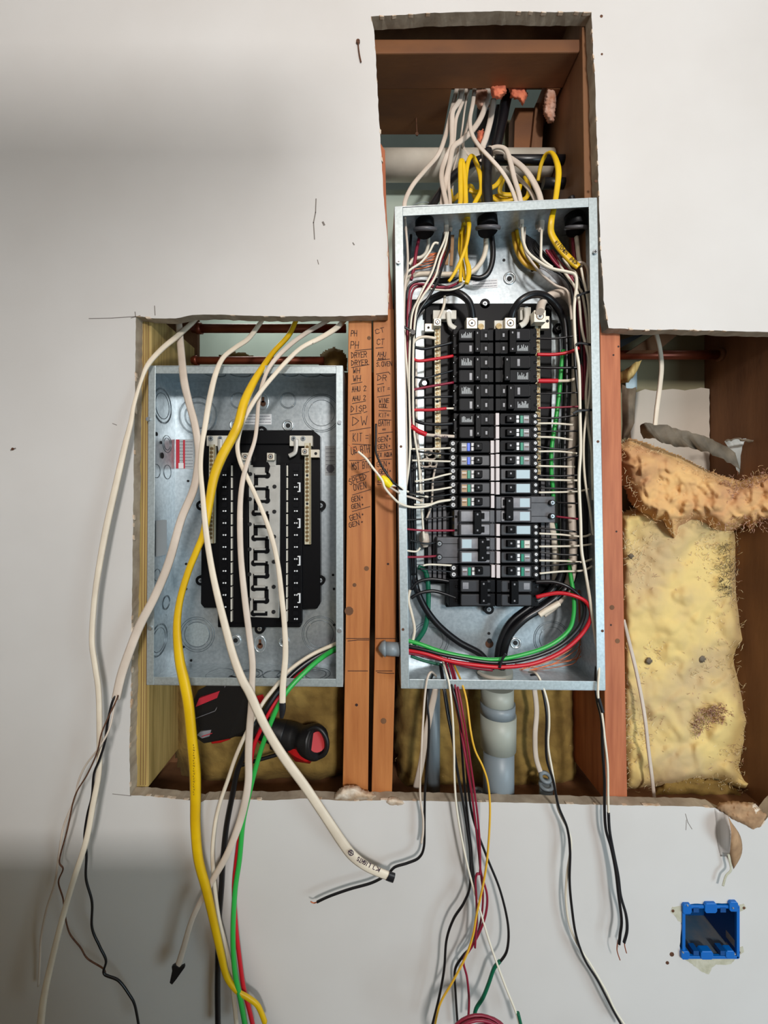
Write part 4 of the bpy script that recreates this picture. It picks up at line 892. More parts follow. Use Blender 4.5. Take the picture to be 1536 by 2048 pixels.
for col, side in ((LL, 'L'), (RR, 'R')):
    for i, (y0, y1, k) in enumerate(col):
        place = pos[i] if i < len(col) - 1 else 'bottom'
        t, X, bx, poles, ph = breaker(side, y0, y1, k, f"{KN[k]}, {place} {'from top ' if place not in ('top', 'bottom') else 'one '}in the {'left' if side == 'L' else 'right'} column")
        off = (y0 - 655) / 560 * 3.6
        if k == 'D':
            if side == 'L': handle(t, 950 + off, 961 + off, y0 + 3, y1 - 5, True)
            else: hx = (1019, 1033) if i == 0 else ((1009, 1021) if i == 1 else (1016, 1029)); handle(t, hx[0], hx[1], y0 + 3, y1 - 5, True)
            for p in range(2): offmark(t, bx, .74 if side == 'L' else .70, .86, y0 + p * ph + 6, y0 + p * ph + ph - 5)
            p = 0 if side == 'L' else 1; rating(t, bx, .2, .46, y0 + p * ph + 6, y0 + p * ph + ph - 7)
            q = 1 - p; build('rating_print', bx(.40, .46, y0 + q * ph + 8, y0 + q * ph + ph - 6, FD - .0009, FD, 'brkgrey'), t, kind='stuff')
        if k == 'S':
            u = (.52, .70) if side == 'L' else (.52, .72)
            a, b = sorted((X(u[0]), X(u[1]))); handle(t, a, b, y0 + 6, y1 - 7)
            bmk = 'bblue' if (side == 'L' and i in (4, 5)) else 'teal'
            lite = (side == 'R' and i in (7, 8, 10)) 
            if lite: build('label_sticker', bx(.18, .50, y0 + 5, y1 - 5, FD - .001, FD, 'lblue'), t)
            else:
                build('test_button', bx(.33, .40, y0 + 6, y1 - 5, FD - .0025, FD, bmk), t, bevel=.0003)
                build('legend', bx(.43, .49, y0 + 6, y0 + 12, FD - .001, FD, 'white').box(*([sorted((X(.43), X(.49)))[0], y0 + 14, sorted((X(.43), X(.49)))[1], y1 - 6]), FD - .001, FD, 'white'), t)
                lm = 'tan' if (side == 'L' and i in (6, 7, 8)) else ('brkgrey' if not (side == 'R' and i in (11,)) else 'ivory')
                build('label_sticker', bx(.19, .32, y0 + 6, y1 - 5, FD - .001, FD, lm), t)
                build('print', bx(.20, .31, y0 + 10, y0 + 11.5, FD - .0013, FD, 'stickw').box(*([sorted((X(.20), X(.30)))[0], y0 + 14, sorted((X(.2), X(.3)))[1], y0 + 15.2]), FD - .0013, FD, 'rust'), t, kind='stuff')
        if k in ('M', 'G', 'B'):
            c = .58 if side == 'L' else .66
            if k == 'G' and side == 'L': c = .70
            if k == 'B': c = .72 if side == 'L' else .55
            a, b = sorted((X(c - .09), X(c + .09))); handle(t, a, b, y0 + 4, y1 - 6, True)
            for p in range(2): build('handle_base', bx(c + .09, c + .16, y0 + p * ph + 7, y0 + p * ph + ph - 8, FD - .002, FD, 'handle'), t)
            if k == 'G':
                for p in range(2): build('label_sticker', bx(.19, .42, y0 + p * ph + 5, y0 + p * ph + ph - 5, FD - .001, FD, 'lblue'), t)
            if k == 'B':
                build('label_sticker', bx(.2, .34, y0 + 7, y0 + 20, FD - .001, FD, 'brkgrey'), t)
# ================================================================ CABLES HANGING ON THE LEFT
C = 'cable'
o = wire('cable', 'long white cable hanging furthest left over the wall to the bottom edge', dd([(402, 625, 9), (385, 645, 10), (355, 672, 11), (325, 697, 11), (297, 728, 10), (283, 760, 7), (268, 810, 8), (262, 845, 10), (250, 893, 12), (232, 971, 13), (214, 1050, 13), (199, 1130, 12), (189, 1200, 11), (184, 1280, 11), (190, 1330, 11), (197, 1380, 11), (199, 1450, 11), (198, 1540, 11), (186, 1610, 11), (172, 1683, 11), (146, 1764, 11), (124, 1840, 11), (102, 1928, 12), (88, 1994, 13), (80, 2060, 14)], [(0, .09), (.16, -.004), (.3, -.03), (.7, -.05), (1, -.06)]), 11, 'cream', C, flat=.55)
o = wire('cable', 'wide flat white cable from the top left of the empty panel, stripped into three wires', dd([(352, 625, 10), (357, 640, 12), (362, 700, 15), (368, 760, 16), (378, 805, 15), (390, 850, 15), (397, 900, 15), (394, 945, 15), (385, 985, 16), (362, 1040, 16), (338, 1124, 17), (311, 1190, 17), (280, 1250, 18), (260, 1300, 18), (243, 1350, 18), (232, 1398, 17)], [(0, .07), (.1, .06), (.2, -.008), (1, -.045)]), 16, 'creamdim', C, flat=.38,
  parts=[('conductor', dd([(232, 1390), (224, 1406), (215, 1446), (210, 1483), (199, 1519), (188, 1548), (184, 1592), (175, 1629), (169, 1673), (173, 1709), (172, 1757), (184, 1804), (184, 1855), (199, 1892), (212, 1921), (208, 1947), (237, 1961), (259, 1990), (270, 2012), (279, 2060)], [(0, -.045), (.2, -.062), (.4, -.036), (1, -.03)]), 4.6, 'black'),
         ('conductor', dd([(234, 1390), (229, 1410), (219, 1457), (199, 1494), (172, 1530), (157, 1563), (150, 1596), (128, 1651), (119, 1702), (110, 1764), (93, 1819), (82, 1877), (80, 1921), (77, 1972)], [(0, -.045), (.2, -.066), (.5, -.03), (1, -.01)]), 3.8, 'creamdim'),
         ('bare_wire', dd([(236, 1390), (232, 1402), (205, 1461), (194, 1505), (175, 1548), (150, 1592), (135, 1658), (119, 1720), (126, 1738), (117, 1764), (126, 1797), (130, 1830), (139, 1866), (161, 1895), (175, 1917), (205, 1936), (211, 1946)], [(0, -.045), (.15, -.07), (.4, -.036), (1, -.02)]), 2.8, 'rust')])
o = wire('cable', 'white flat cable crossing the empty panel and ending with a written end and black tape', dd([(530, 628, 8), (521, 645, 9), (497, 677, 10), (470, 696, 10), (446, 716, 10), (431, 749, 11), (419, 800, 12), (410, 854, 11), (404, 890, 10), (401, 934, 10), (405, 985, 10), (413, 1070, 12), (427, 1155, 13), (446, 1235, 15), (466, 1310, 16), (484, 1358, 17), (499, 1385, 18), (515, 1421, 18), (537, 1465, 18), (568, 1515, 19), (609, 1571, 19), (650, 1632, 19), (683, 1682, 20), (706, 1712, 20), (737, 1735, 18), (780, 1753, 17)], [(0, .08), (.1, .03), (.2, -.03), (.6, -.09), (.8, -.075), (1, -.03)]), 16, 'cream', C, flat=.45)
wire('tape_end', None, dd([(775, 1751), (779, 1753), (788, 1756)], -.032), 18, 'blacktape', parent=o, flat=.5)
# writing on the cable end: strokes lie on the front of the jacket
mb = MB().m('inkp')
def along(tx, x, y, ang, h, w_, d0, d1, txt):
    """text upside down along the cable"""
    cw = w_ / len(txt); ca, sa = math.cos(ang), math.sin(ang)
    for i, ch in enumerate(txt):
        d_ = d0 + (d1 - d0) * i / len(txt)
        for st in FONT.get(ch, '').split(';'):
            pp = []
            for q in st.split():
                lx = -(i * cw + int(q[0]) / 4 * cw * .7) ; ly = int(q[1]) / 6 * h
                pp.append((x + lx * ca - ly * sa, y + lx * sa + ly * ca))
            if len(pp) > 1: tx.stroke(pp, 1.1, d_)
along(mb, 761, 1737, math.radians(27), 8, 20, -.0395, -.042, 'KT')
along(mb, 742, 1728, math.radians(29), 8, 30, -.0435, -.051, 'LIGHTS')
mb.torus(P(702, 1706, -.060), (0, -1, 0), 5 * px(-.06), .0006, n=16, k=4); mb.stroke([(697, 1703), (707, 1709)], 1, -.060); mb.stroke([(704, 1701), (700, 1711)], 1, -.060)
build('handwriting', mb, o, kind='stuff')
o = wire('cable', 'thick yellow cable snaking across the empty panel down to the bottom edge', dd([(600, 625, 8), (592, 641, 9), (577, 671, 10), (547, 704, 10), (526, 734, 12), (506, 767, 15), (488, 806, 17), (477, 848, 18), (464, 876, 18), (443, 915, 19), (428, 955, 18), (418, 1010, 16), (408, 1065, 14), (392, 1105, 13), (377, 1142, 13), (360, 1200, 13), (354, 1255, 15), (359, 1318, 18), (369, 1365, 20), (377, 1410, 20), (384, 1481, 20), (390, 1543, 21), (391, 1600, 20), (391, 1653, 19), (397, 1719, 18), (413, 1780, 17), (428, 1846, 15), (442, 1908, 14), (453, 1952, 12), (473, 1981, 10), (497, 1996, 10), (516, 2012, 10), (530, 2045, 10)], [(0, .08), (.08, .05), (.2, -.05), (.6, -.065), (1, -.03)]), 17, 'yellow', C, flat=.75)
mb = MB().m('ink')
for i in range(20): mb.stroke([(386 + (i % 2), 1490 + i * 5.2), (387 + (i % 3), 1491.6 + i * 5.2)], .6, -.0744)
build('cable_print', mb, o, kind='stuff')
o = wire('cable', 'white cable ending at lower left in a folded flag of black tape', dd([(676, 628, 7), (658, 640, 8), (619, 662, 9), (586, 685, 9), (553, 716, 9), (535, 742, 8), (523, 775, 8), (517, 806, 8), (514, 848, 8), (509, 883, 8), (496, 922, 9), (486, 958, 10), (481, 1000, 11), (480, 1050, 12), (482, 1115, 12), (489, 1190, 13), (498, 1264, 13), (505, 1324, 13), (504, 1370, 13), (503, 1410, 14), (499, 1465, 15), (497, 1512, 15), (497, 1559, 15), (490, 1604, 15), (476, 1655, 15), (453, 1711, 14), (422, 1766, 12), (387, 1832, 11), (369, 1890, 12), (356, 1933, 13)], [(0, .08), (.15, .0), (.3, -.04), (.6, -.06), (1, -.03)]), 12, 'creamdim', C, flat=.5)
build('tape_flag', MB().prism([(349, 1930), (343, 1934), (344, 1942), (339, 1966), (344, 1970), (352, 1960), (369, 1936), (368, 1931), (358, 1936)], -.034, -.03, 'blacktape'), o, bevel=.0006)
o = wire('cable', 'white cable with faint writing, ending in black tape just below the empty panel', dd([(706, 625, 10), (690, 638, 11), (673, 656, 11), (643, 675, 10), (604, 695, 9), (574, 722, 9), (547, 752, 9), (520, 785, 9), (499, 818, 9), (483, 851, 9), (475, 890, 9), (480, 922, 9), (496, 958, 9), (510, 988, 9), (526, 1025, 9), (544, 1076, 10), (556, 1130, 10), (563, 1190, 11), (569, 1250, 11), (571, 1309, 12), (566, 1369, 13), (565, 1407, 13)], [(0, .08), (.15, .0), (.35, -.035), (1, -.05)]), 11, 'cream', C, flat=.5)
wire('tape_end', None, dd([(565, 1405), (565, 1420), (563, 1436, 8)], -.05), 13, 'blacktape', parent=o, flat=.6)
mb = MB().m('ink'); writing(mb, 'ATTIC', 602, 700, 4.5, 30, -.004, .8, -.5); build('handwriting', mb, o)
G = 'feeder wires from the lower right of the empty panel'
wire('wire', 'white wire of the four curving out of the empty panel near its lower right', dd([(692, 1281), (661, 1292), (619, 1312), (577, 1342), (553, 1371), (530, 1400), (513, 1428), (490, 1471), (471, 1515), (456, 1559), (440, 1606), (430, 1650), (425, 1708), (429, 1770), (437, 1835), (450, 1888), (460, 1937), (468, 1999), (474, 2060)], [(0, .075), (.15, .03), (.3, -.02), (1, -.025)]), 8, 'cream', group=G)
wire('wire', 'thick black wire of the four curving out of the empty panel', dd([(692, 1287), (661, 1299), (619, 1322), (582, 1352), (553, 1387), (526, 1430), (503, 1475), (484, 1518), (474, 1545), (465, 1590), (453, 1653), (446, 1719), (443, 1775), (438, 1840), (436, 1908), (435, 1981), (436, 2060)], [(0, .082), (.15, .038), (.3, .0), (.6, -.008), (1, -.02)]), 11, 'black', group=G)
wire('wire', 'red wire of the four curving out of the empty panel', dd([(692, 1293), (661, 1305), (624, 1330), (597, 1350), (568, 1380), (540, 1421), (522, 1458), (508, 1492), (500, 1535), (490, 1600), (480, 1665), (472, 1726), (468, 1780), (472, 1853), (478, 1908), (487, 1974), (498, 2017), (508, 2060)], [(0, .08), (.15, .04), (.3, .005), (.6, -.018), (1, -.03)]), 8.5, 'red', group=G)
wire('wire', 'bright green wire of the four curving out of the empty panel', dd([(692, 1288), (664, 1302), (640, 1318), (612, 1342), (577, 1379), (552, 1421), (528, 1482), (512, 1534), (498, 1590), (486, 1646), (479, 1720), (470, 1784), (466, 1872), (470, 1945), (481, 1999), (492, 2060)], [(0, .075), (.15, .025), (.3, -.018), (1, -.04)]), 10, 'green', group=G)

# ================================================================ WIRES HANGING FROM THE FULL PANEL
o = wire('wire', 'white wire hanging left of the bunch below the full panel, beside the curling black one', dd([(872, 1352), (862, 1344), (854, 1360), (849, 1400), (845, 1460), (842, 1520), (840, 1570), (841, 1600), (846, 1635), (846, 1665), (843, 1686)], [(0, .03), (.1, -.012), (.2, -.022), (1, -.02)]), 4.5, 'creamdim')
o = wire('wire', 'black wire that hangs and then curls left across the wall to a bare copper tip', dd([(866, 1348), (857, 1372), (855, 1410), (858, 1450), (855, 1520), (850, 1580), (849, 1640), (848, 1692), (838, 1715), (815, 1726), (790, 1734), (775, 1748), (745, 1765), (700, 1778), (660, 1792), (634, 1804)], [(0, .03), (.08, -.005), (.15, -.018), (1, -.02)]), 5, 'black', parts=[('copper_tip', dd([(636, 1803), (628, 1806), (621, 1803)], -.02), 2.2, 'copper')])
wire('cable', 'cut flat white cable jacket ending in the cavity under the full panel', dd([(872, 1376), (862, 1420), (850, 1480), (842, 1530), (832, 1575)], [(0, .02), (1, .06)]), 13, 'creamdim', C, flat=.35)
o = wire('wire', 'white wire of the bunch, crossing right to a green taped end at the bottom', dd([(884, 1318), (891, 1340), (899, 1372), (905, 1430), (908, 1500), (909, 1560), (914, 1620), (926, 1690), (941, 1755), (960, 1820), (981, 1890), (1008, 1965), (1030, 2020), (1042, 2060)], [(0, .03), (.08, -.01), (.2, -.03), (1, -.035)]), 4.4, 'wwhite')
wire('green_tape', None, dd([(1036, 2026), (1040, 2042), (1045, 2062)], -.036), 7, 'dgreen', parent=o)
wire('wire', 'black wire of the bunch that swings left below the wall hole', dd([(880, 1330), (886, 1370), (895, 1430), (905, 1480), (914, 1540), (925, 1600), (935, 1665), (940, 1710), (940, 1770), (928, 1805), (907, 1838), (893, 1880), (888, 1940), (877, 2000), (862, 2060)], [(0, .03), (.08, -.008), (.2, -.026), (1, -.03)]), 5, 'black')
o = wire('wire', 'black wire of the bunch that swings right and ends in dark green tape', dd([(888, 1326), (902, 1366), (916, 1420), (930, 1500), (937, 1580), (947, 1640), (973, 1712), (1000, 1780), (1016, 1850), (1014, 1900), (998, 1926)], [(0, .03), (.08, -.008), (.2, -.028), (1, -.03)]), 5, 'black')
wire('green_tape', None, dd([(1000, 1922), (988, 1937), (977, 1968), (966, 1995), (952, 2018), (948, 2040)], -.031), 7, 'dgreen', parent=o)
wire('wire', 'black wire in the middle of the bunch behind the maroon ones', dd([(897, 1322), (908, 1362), (920, 1450), (928, 1560), (938, 1660), (946, 1740), (953, 1800), (953, 1850), (945, 1890), (926, 1912), (910, 1940), (911, 1985), (916, 2060)], [(0, .03), (.08, -.004), (.2, -.018), (1, -.014)]), 5, 'black')
wire('wire', 'thin black wire close beside the others in the left of the bunch', dd([(883, 1334), (890, 1376), (900, 1440), (912, 1520), (926, 1600), (936, 1650), (943, 1700), (944, 1740), (948, 1770)], [(0, .03), (.1, -.004), (.25, -.014), (1, -.02)]), 4, 'black')
MG = 'maroon wires of the bunch'
wire('wire', 'maroon wire of the bunch reaching the bottom edge', dd([(890, 1318), (903, 1372), (918, 1440), (930, 1510), (942, 1580), (950, 1640), (957, 1700), (962, 1745), (974, 1790), (971, 1830), (957, 1868), (940, 1898), (927, 1922), (934, 1955), (938, 2000), (936, 2045)], [(0, .03), (.08, -.012), (.2, -.036), (1, -.03)]), 4.6, 'maroon')
wire('wire', 'maroon wire of the bunch with a small hook at its joint', dd([(900, 1318), (916, 1376), (928, 1440), (940, 1520), (950, 1590), (957, 1650), (960, 1700), (960, 1744), (954, 1748), (951, 1762), (953, 1800), (953, 1840), (950, 1895)], [(0, .03), (.08, -.014), (.2, -.04), (1, -.036)]), 4.4, 'maroon')
wire('wire', 'short maroon wire hidden in the middle of the bunch', dd([(895, 1316), (910, 1370), (924, 1450), (936, 1530), (946, 1600), (955, 1680), (962, 1750), (966, 1790), (962, 1840), (950, 1880), (930, 1912)], [(0, .03), (.08, -.01), (.2, -.032), (1, -.022)]), 4, 'maroon')
wire('wire', 'mustard yellow wire bowing right of the bunch then crossing to lower left', dd([(908, 1330), (922, 1362), (933, 1400), (941, 1460), (950, 1500), (966, 1534), (976, 1568), (980, 1620), (976, 1700), (968, 1760), (953, 1830), (946, 1870), (932, 1912), (906, 1962), (880, 2008), (868, 2060)], [(0, .03), (.08, -.014), (.2, -.044), (1, -.045)]), 4.2, 'ywire')
wire('wire', 'white wire of the pair hanging right of the thick conduit to the bottom right', dd([(1058, 1344), (1072, 1347), (1084, 1368), (1096, 1410), (1098, 1450), (1096, 1490), (1104, 1540), (1112, 1590), (1117, 1620), (1136, 1660), (1142, 1690), (1134, 1750), (1132, 1800), (1139, 1850), (1156, 1890), (1182, 1930), (1212, 1982), (1230, 2020), (1258, 2062)], [(0, .03), (.07, -.008), (.2, -.018), (1, -.02)]), 4.6, 'wwhite')
wire('wire', 'black wire of the pair hanging right of the thick conduit to the bottom right', dd([(1062, 1350), (1076, 1352), (1086, 1385), (1093, 1430), (1092, 1480), (1094, 1520), (1106, 1560), (1117, 1612), (1134, 1655), (1140, 1700), (1139, 1760), (1143, 1810), (1152, 1870), (1170, 1920), (1196, 1962), (1226, 2020), (1250, 2062)], [(0, .03), (.07, -.004), (.2, -.022), (1, -.026)]), 5, 'black')
o = wire('wire', 'white wire with a black splice hanging from the lower right corner of the full panel', dd([(1199, 1300), (1198, 1340), (1196, 1372), (1197, 1400), (1204, 1430), (1209, 1475), (1215, 1530), (1216, 1590), (1217, 1628)], [(0, .0), (.15, -.018), (.3, -.02), (1, -.02)]), 4.6, 'wwhite')
wire('tape_splice', None, dd([(1197, 1396), (1201, 1410), (1205, 1424)], -.0205), 7.5, 'blacktape', parent=o)
wire('tape_sleeve', None, dd([(1217, 1625), (1219, 1660), (1226, 1700), (1236, 1750), (1241, 1790), (1252, 1830), (1254, 1860), (1248, 1885)], -.021), 5.5, 'blacktape', parent=o)
wire('copper_tip', None, dd([(1248, 1882), (1250, 1895), (1253, 1906)], -.021), 2, 'copper', parent=o)
o = wire('wire', 'black wire twisted beside the white one from the lower right corner of the full panel', dd([(1194, 1320), (1191, 1360), (1194, 1400), (1203, 1440), (1205, 1500), (1209, 1560), (1209, 1620), (1212, 1660), (1222, 1695), (1231, 1740), (1237, 1790), (1243, 1840), (1240, 1870), (1238, 1888)], [(0, .02), (.12, -.006), (.2, -.018), (1, -.026)]), 5.4, 'black')
wire('copper_tip', None, dd([(1236, 1880), (1234, 1900), (1240, 1920)], -.024), 2, 'copper', parent=o)

# ================================================================ TOP OPENING
T = 'white cables rising from the top of the full panel'
def top(label, pts, w_, dk, mk='creamdim', **k): wire('cable', label, dd(pts, dk), w_, mk, C, flat=.5, group=T if mk != 'yellow' else 'yellow cable loops above the full panel', **k)
top('white cable arching to the top left corner of the full panel', [(914, 176), (910, 195), (900, 235), (890, 275), (876, 310), (850, 341), (826, 370), (811, 400), (809, 425), (812, 460)], 9, [(0, .14), (.3, .12), (.8, .05), (1, .04)])
top('white cable furthest left straight down to the left of the full panel', [(923, 176), (920, 200), (906, 222), (904, 250), (903, 290), (890, 320), (883, 350), (888, 385), (893, 410), (893, 440), (892, 468)], 10, [(0, .13), (.5, .09), (1, .03)])
top('white cable second from the left, straight down beside its neighbour', [(932, 176), (931, 190), (921, 215), (912, 240), (908, 280), (902, 320), (897, 360), (900, 400), (902, 440), (901, 462)], 7, [(0, .14), (.5, .10), (1, .04)])
top('white cable crossing from the notch centre over to the right side of the full panel', [(949, 176), (946, 205), (940, 240), (944, 268), (958, 292), (982, 318), (1005, 345), (1022, 375), (1034, 410), (1040, 435)], 8, [(0, .13), (.4, .05), (1, .03)])
top('white cable sweeping from the notch down behind to the left', [(976, 176), (974, 200), (962, 235), (944, 262), (922, 282), (906, 296), (899, 330), (890, 370), (884, 412), (886, 440)], 11, [(0, .14), (.5, .10), (1, .06)])
top('broad white cable arching right over the pipe into the full panel', [(987, 200), (981, 240), (972, 275), (966, 298), (990, 306), (1022, 318), (1050, 340), (1070, 370), (1081, 400), (1083, 435), (1082, 462)], 12, [(0, .14), (.3, .12), (.6, .07), (1, .03)])
top('white cable short loop right of the centre conduit', [(975, 300), (995, 294), (1012, 300), (1021, 325), (1028, 355), (1037, 385), (1042, 412), (1043, 455)], 10, [(0, .10), (.5, .06), (1, .03)])
top('thin white cable second from the right entering the full panel', [(1016, 334), (1030, 350), (1046, 365), (1062, 385), (1072, 408), (1073, 440), (1076, 458)], 8, [(0, .12), (.5, .07), (1, .045)])
top('white cable curling under the notch toward the pipe', [(950, 176), (943, 215), (935, 250), (926, 290), (940, 312), (965, 322)], 6, [(0, .145), (1, .12)])
wire('bare_wire', 'thin pale cable behind the white ones at the notch', dd([(938, 180), (930, 215), (924, 260), (918, 300), (907, 340), (905, 380), (905, 400)], .125), 4, 'creamdim')
top('front yellow cable loop at left, doubling down into the full panel', [(917, 425), (921, 400), (921, 360), (921, 330), (924, 322), (929, 350), (931, 400), (929, 440), (924, 470)], 10, [(0, .03), (.5, .05), (1, .03)], 'yellow')
top('tall yellow cable loop behind the front one, with a long arm into the panel', [(932, 405), (931, 360), (936, 325), (944, 312), (952, 325), (960, 350), (962, 380), (950, 405), (940, 425)], 9, [(0, .05), (.5, .08), (1, .05)], 'yellow')
top('yellow cable coil lying behind the black conduit', [(938, 380), (955, 384), (990, 372), (1008, 350), (1000, 385), (1030, 388), (1040, 370), (1030, 395), (1000, 402), (985, 395)], 9, [(0, .10), (1, .12)], 'yellow')
top('yellow cable loop further back around the coil', [(905, 405), (900, 380), (905, 400), (940, 372), (955, 400), (1000, 392), (1045, 400), (1058, 380), (1050, 352)], 9, [(0, .12), (1, .13)], 'yellow')
o = wire('cable', 'yellow cable arched over the top right of the full panel, written on its end', dd([(1076, 362, 7), (1082, 330, 8), (1092, 309, 8), (1103, 305, 9), (1112, 320, 11), (1117, 345, 12), (1113, 385, 11), (1108, 415, 11), (1103, 440, 12), (1102, 464, 13), (1112, 485, 14), (1128, 506, 14), (1143, 522, 14), (1157, 534, 12)], [(0, .09), (.35, .03), (.6, .0), (.75, .012), (1, .008)]), 11, 'yellow', C, flat=.5, group='yellow cable loops above the full panel')
mb = MB().m('ink'); writing(mb, 'KITCHEN', 1110, 485, 6.5, 34, .0065, .9, .82); writing(mb, 'DED', 1140, 518, 6, 18, .0045, .9, .75); build('handwriting', mb, o)
def clamp(label, x, y, d, r, tilt=.55):
    t = thing('cord_clamp', label, 'cable clamp', P(x, y, d)); c = P(x, y, d)
    build('ring', MB().torus(c, (0, -tilt, 1), r * px(d), r * .2 * px(d), 'brkgreybody', n=28, k=8), t)
    build('throat', MB().sweep([c + Vector((0, 0, -.003)), c + Vector((0, .01, .035))], [r * .95 * px(d)] * 2, 'blackp', k=22, ref=(0, 1, .01)), t)
clamp('dark round cable clamp at the top centre of the full panel', 976, 456, .02, 21); clamp('dark round cable clamp at the top left of the full panel', 850, 459, .02, 20); clamp('dark round cable clamp at the top right corner of the full panel', 1152, 456, .02, 19)
wire('cable', 'thick black cable standing upright into the centre clamp', dd([(975, 305), (973, 340), (973, 375), (975, 410), (976, 440)], [(0, .09), (1, .045)]), 22, 'black', C)
wire('cable', 'thick black cable curving into the left clamp', dd([(965, 318), (940, 328), (915, 345), (895, 365), (878, 390), (862, 415), (852, 440)], [(0, .13), (.5, .1), (1, .05)]), 16, 'black', C)
wire('cable', 'black cable end into the top right clamp', dd([(1142, 395), (1146, 415), (1152, 435), (1153, 460)], .045), 14, 'black', C)

# ================================================================ INSIDE THE FULL PANEL
def W(label, pts, w_, mk, dk=.03, **k): return wire('wire', label, dd(pts, dk), w_, mk, **k)
W('dark red wire from the left clamp', [(846, 450), (840, 470), (833, 500), (828, 535), (822, 560)], 7, 'maroon', .045)
W('white wire from the left clamp curving down left', [(854, 450), (857, 480), (853, 503), (843, 514), (828, 518), (818, 530)], 7, 'wwhite', .05)
W('thick white wire from the centre clamp crossing left to the bundle', [(972, 468), (971, 500), (962, 525), (945, 543), (925, 548), (890, 549), (850, 548), (828, 551), (813, 562), (808, 590), (810, 650), (812, 740), (812, 860)], 10, 'cream', [(0, .05), (.4, .045), (1, .05)])
W('thick black wire from the centre clamp looping behind the sticker', [(980, 455), (985, 490), (985, 520), (977, 545), (962, 556), (945, 555), (925, 548), (900, 560), (860, 562)], 11, 'black', [(0, .045), (1, .062)])
W('white wire down the far left edge of the full panel', [(809, 420), (812, 460), (815, 500), (815, 540), (810, 570), (808, 620), (808, 700), (811, 800), (813, 900), (812, 980)], 5, 'creamdim', .012)
W('white wire looping in from the middle left to the bundle', [(877, 487), (868, 487), (858, 505), (842, 525), (820, 540), (810, 555), (807, 600), (811, 700), (818, 790), (820, 880), (818, 930), (812, 975)], 4.6, 'wwhite', .016)
W('left white conductor from the stripped cables, slanting to the left bundle', [(892, 464), (888, 482), (876, 510), (864, 545), (848, 575), (836, 600), (824, 630), (820, 680), (818, 760), (820, 860), (822, 900)], 4.4, 'wwhite', [(0, .03), (.4, .008), (1, .018)])
W('right white conductor from the stripped cables, slanting to the left bundle', [(896, 464), (891, 490), (880, 520), (872, 550), (858, 575), (844, 595), (832, 625), (827, 690), (826, 780), (828, 860), (838, 930), (842, 1000), (848, 1080)], 4.6, 'wwhite', [(0, .03), (.4, .004), (1, .03)])
W('black conductor between the slanting white ones', [(899, 464), (898, 495), (886, 530), (876, 560), (860, 590), (840, 620), (830, 650), (822, 700), (822, 800), (826, 900)], 5, 'black', [(0, .035), (.4, .012), (1, .03)])
W('black conductor left of the slanting white ones', [(888, 466), (880, 500), (868, 540), (852, 570), (838, 595), (822, 625), (814, 680), (814, 800), (818, 900), (822, 1000)], 5, 'black', [(0, .035), (.4, .014), (1, .03)])
W('second maroon wire slanting with the white conductors', [(894, 470), (884, 520), (870, 550), (850, 582), (838, 602), (828, 640), (824, 720)], 4.2, 'maroon', [(0, .04), (.4, .018), (1, .03)])
W('maroon wire from the yellow cable ends curving to the left bundle', [(920, 562), (912, 568), (895, 574), (870, 574), (840, 568), (823, 574), (817, 600), (815, 650), (816, 740), (819, 820), (822, 850)], 5, 'maroon', [(0, .03), (.3, .02), (1, .02)])
W('second maroon wire under the first at the yellow cable ends', [(915, 566), (890, 578), (862, 575), (838, 573), (826, 582), (821, 610), (819, 680), (820, 740)], 4.2, 'maroon', .026)
W('white wire along the underside of the yellow cable ends', [(928, 566), (920, 574), (900, 580), (870, 579), (845, 573)], 3.6, 'wwhite', .022)
W('black wire along the underside of the yellow cable ends', [(930, 566), (924, 574), (905, 578), (880, 570), (850, 562), (826, 566), (814, 585), (812, 640), (814, 720), (818, 800)], 4.6, 'black', [(0, .024), (1, .036)])
W('black wire hugging the left wall of the full panel', [(822, 470), (818, 520), (812, 570), (809, 640), (813, 780), (814, 900), (816, 1000), (820, 1100), (824, 1180)], 6, 'black', .05)
Y = 'yellow cable ends inside the top of the full panel'
o = wire('cable', 'outer yellow cable end slanting down left inside the full panel', dd([(933, 420, 13), (935, 440, 12), (938, 452, 9), (935, 480, 7), (928, 505, 7), (915, 535, 7), (903, 556, 6), (897, 563, 6)], [(0, .03), (.3, .005), (1, .0)]), 7, 'yellow', C, group=Y, flat=.6)
wire('cable', 'innermost yellow cable end hanging straight inside the full panel', dd([(926, 455, 8), (925, 490, 8), (922, 520, 7), (921, 545, 7), (921, 564, 7)], [(0, .03), (1, .014)]), 7, 'yellow', C, group=Y, flat=.6)
wire('cable', 'lowest yellow cable end with a dark mark, beside the sticker', dd([(937, 450, 8), (932, 485, 8), (932, 515, 8), (937, 535, 10), (937, 552, 10), (933, 567, 9)], [(0, .025), (1, .006)]), 7, 'yellow', C, group=Y, flat=.6)
wire('cable', 'short middle yellow cable end between the others', dd([(921, 460, 6), (919, 500, 6), (926, 530, 6), (929, 560, 6)], [(0, .04), (1, .022)]), 7, 'yellow', C, group=Y, flat=.6)
wire('cable', 'dim yellow cable loop at the upper right inside the full panel', dd([(1028, 452, 12), (1031, 485, 12), (1040, 512, 12), (1056, 530, 12), (1078, 537, 12)], .068), 12, 'ywire', C, group=Y, flat=.6)
wire('cable', 'second dim yellow loop inside the first at the upper right', dd([(1033, 460), (1042, 495), (1058, 520), (1078, 527)], .06), 7, 'yellow', C, group=Y, flat=.6)
NTH0 = ['first', 'second', 'third', 'fourth', 'fifth', 'sixth', 'seventh', 'eighth', 'ninth', 'tenth', 'eleventh']
